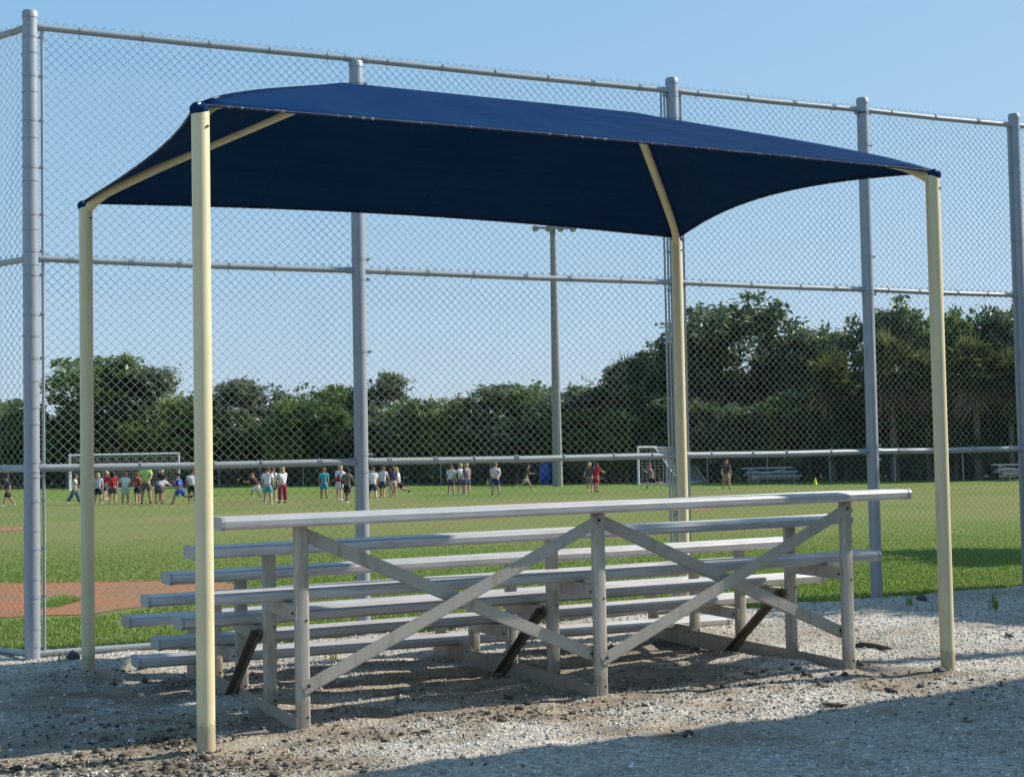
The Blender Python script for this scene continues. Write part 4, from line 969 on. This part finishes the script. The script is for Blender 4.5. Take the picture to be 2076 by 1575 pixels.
me = np_mesh('grass', V, F); me.materials.append(M['grass_blade']); o = stuff(obj('grass', me)); o['label'] = 'short green grass growing along the field side of the fence'; o['category'] = 'grass'

# clods of trampled soil
bm = bmesh.new(); bmesh.ops.create_icosphere(bm, subdivisions=2, radius=1.0); bm.verts.index_update()
iv = np.array([v.co[:] for v in bm.verts]); fi = np.array([[v.index for v in f.verts] for f in bm.faces]); bm.free()
xs = []
for cx, cy, sx_, sy_, k in [(-1.45, 7.0, .45, .10, 160), (-2.0, 7.3, .5, .16, 160), (-1.75, 7.72, .12, .07, 90), (-2.3, 8.1, .6, .35, 60), (.05, 8.22, .28, .07, 50), (.55, 8.45, .3, .10, 40), (-.75, 7.75, .25, .10, 40), (1.75, 9.45, .25, .12, 50), (1.2, 9.0, .6, .2, 40), (2.55, 9.1, .5, .08, 30), (.3, 9.6, 1.6, .7, 90), (2.7, 8.3, .6, .3, 30), (-2.5, 10.0, .5, .2, 40)]:
    xs.append(np.c_[r.normal(cx, sx_, k), r.normal(cy, sy_, k)])
xy = np.concatenate(xs); n = len(xy); z = gz(xy[:, 0], xy[:, 1]); s_ = np.clip(r.lognormal(-4.75, .5, n), .004, .021)
V = iv[None]*s_[:, None, None]*(1 + r.uniform(-.42, .42, (n, len(iv), 1)))*np.array([1.2, 1.0, .7]) + np.c_[xy, z + s_*.22][:, None, :]
me = np_mesh('soil_clods', V.reshape(-1, 3), (fi[None] + (np.arange(n)*len(iv))[:, None, None]).reshape(-1, 3)); me.materials.append(M['clod'])
o = stuff(obj('soil_clods', me)); o['label'] = 'small dark clods of soil scattered over the trampled ground'; o['category'] = 'soil'
def rock(px, py, size, label, material=M['rock']):
    g = ground(px, py); rr = random.Random(px); mb = MB().ball((0,0,0), 1, 9, 6); 
    mb.v = [tuple(Vector(v)*(1+rr.uniform(-.18,.18))) for v in mb.v]; mb.v = [(v[0]*size[0], v[1]*size[1], v[2]*size[2]) for v in mb.v]
    o = obj('rock', mb, material, None, (g.x, g.y, float(gz(g.x, g.y)) + size[2]*.45), (0,0,rr.uniform(0,3)), smooth=50); tag(o, label, 'rock')
rock(148, 1346, (.055, .045, .045), 'dark round stone beside the left rear canopy post')
rock(1870, 1219, (.06, .05, .035), 'dark stone at the fence foot left of the right front canopy post')
rock(1905, 1374, (.05, .032, .024), 'grey lump of rock at the foot of the right front canopy post', M['rock'])
rock(1395, 1496, (.035, .03, .02), 'small clod in the open gravel in front of the bleachers', M['dead_wood'])
def stick(p, q, r0, label, lift_=.012):
    a, b_ = ground(*p), ground(*q); rr = random.Random(p[0]); mb = MB(); c = a; pts = []
    for i in range(6):
        s = i/5; v = a.lerp(b_, s); pts.append(Vector((v.x-c.x + rr.uniform(-.008,.008), v.y-c.y + rr.uniform(-.008,.008), float(gz(v.x, v.y)) + lift_ + rr.uniform(0,.006))))
    mb.tube(pts, [r0*.6, r0, r0*1.1, r0, r0*.8, r0*.3], 7); o = obj('stick', mb, M['dead_wood'], None, (c.x, c.y, 0), smooth=50); tag(o, label, 'stick')
stick((1735, 1311), (1806, 1321), .022, 'thick dark stick lying right of the bleachers')
stick((1738, 1351), (1752, 1363), .008, 'thin twig leaning at the right rear bleacher leg')
stick((1668, 1441), (1716, 1437), .014, 'flat piece of bark on the shadow edge in front')
stick((1794, 1404), (1820, 1410), .012, 'short dark twig between the shadows at the right')
stick((2040, 1290), (2056, 1297), .012, 'dark twig on the gravel near the right edge')
stick((284, 1366), (302, 1358), .016, 'dark wood chip right of the left rear canopy post')

def weed(px, py, n, h, label):
    g = ground(px, py); rr = np.random.default_rng(px); w_ = thing('weed', label, 'weed', (g.x, g.y, float(gz(g.x, g.y)) - .005), 0, 'weeds in the gravel')
    for i in range(n):
        a = rr.uniform(0, 6.28); L = h*rr.uniform(.5, 1.1); ln = L*rr.uniform(.3, .9); dx, dy = math.cos(a), math.sin(a); b0 = Vector((rr.normal(0, .025), rr.normal(0, .025), 0)); sd_ = Vector((-dy, dx, 0))*.0035
        m_ = b0 + Vector((dx*ln*.35, dy*ln*.35, L*.65)); e_ = b0 + Vector((dx*ln, dy*ln, L))
        obj('blade', MB().add([b0-sd_, b0+sd_, m_+sd_*1.2, m_-sd_*1.2, e_], [(0,1,2,3), (3,2,4)]), M['grass_blade'], w_)
weed(2018, 1238, 22, .20, 'thin green weed on the gravel at the right edge')
weed(1842, 1232, 16, .12, 'small weed at the fence foot left of the right front canopy post')
weed(676, 1338, 14, .13, 'small weed sprouting behind the lowest footboard')
weed(118, 1352, 14, .10, 'low weed between the big left fence post and the dark stone')
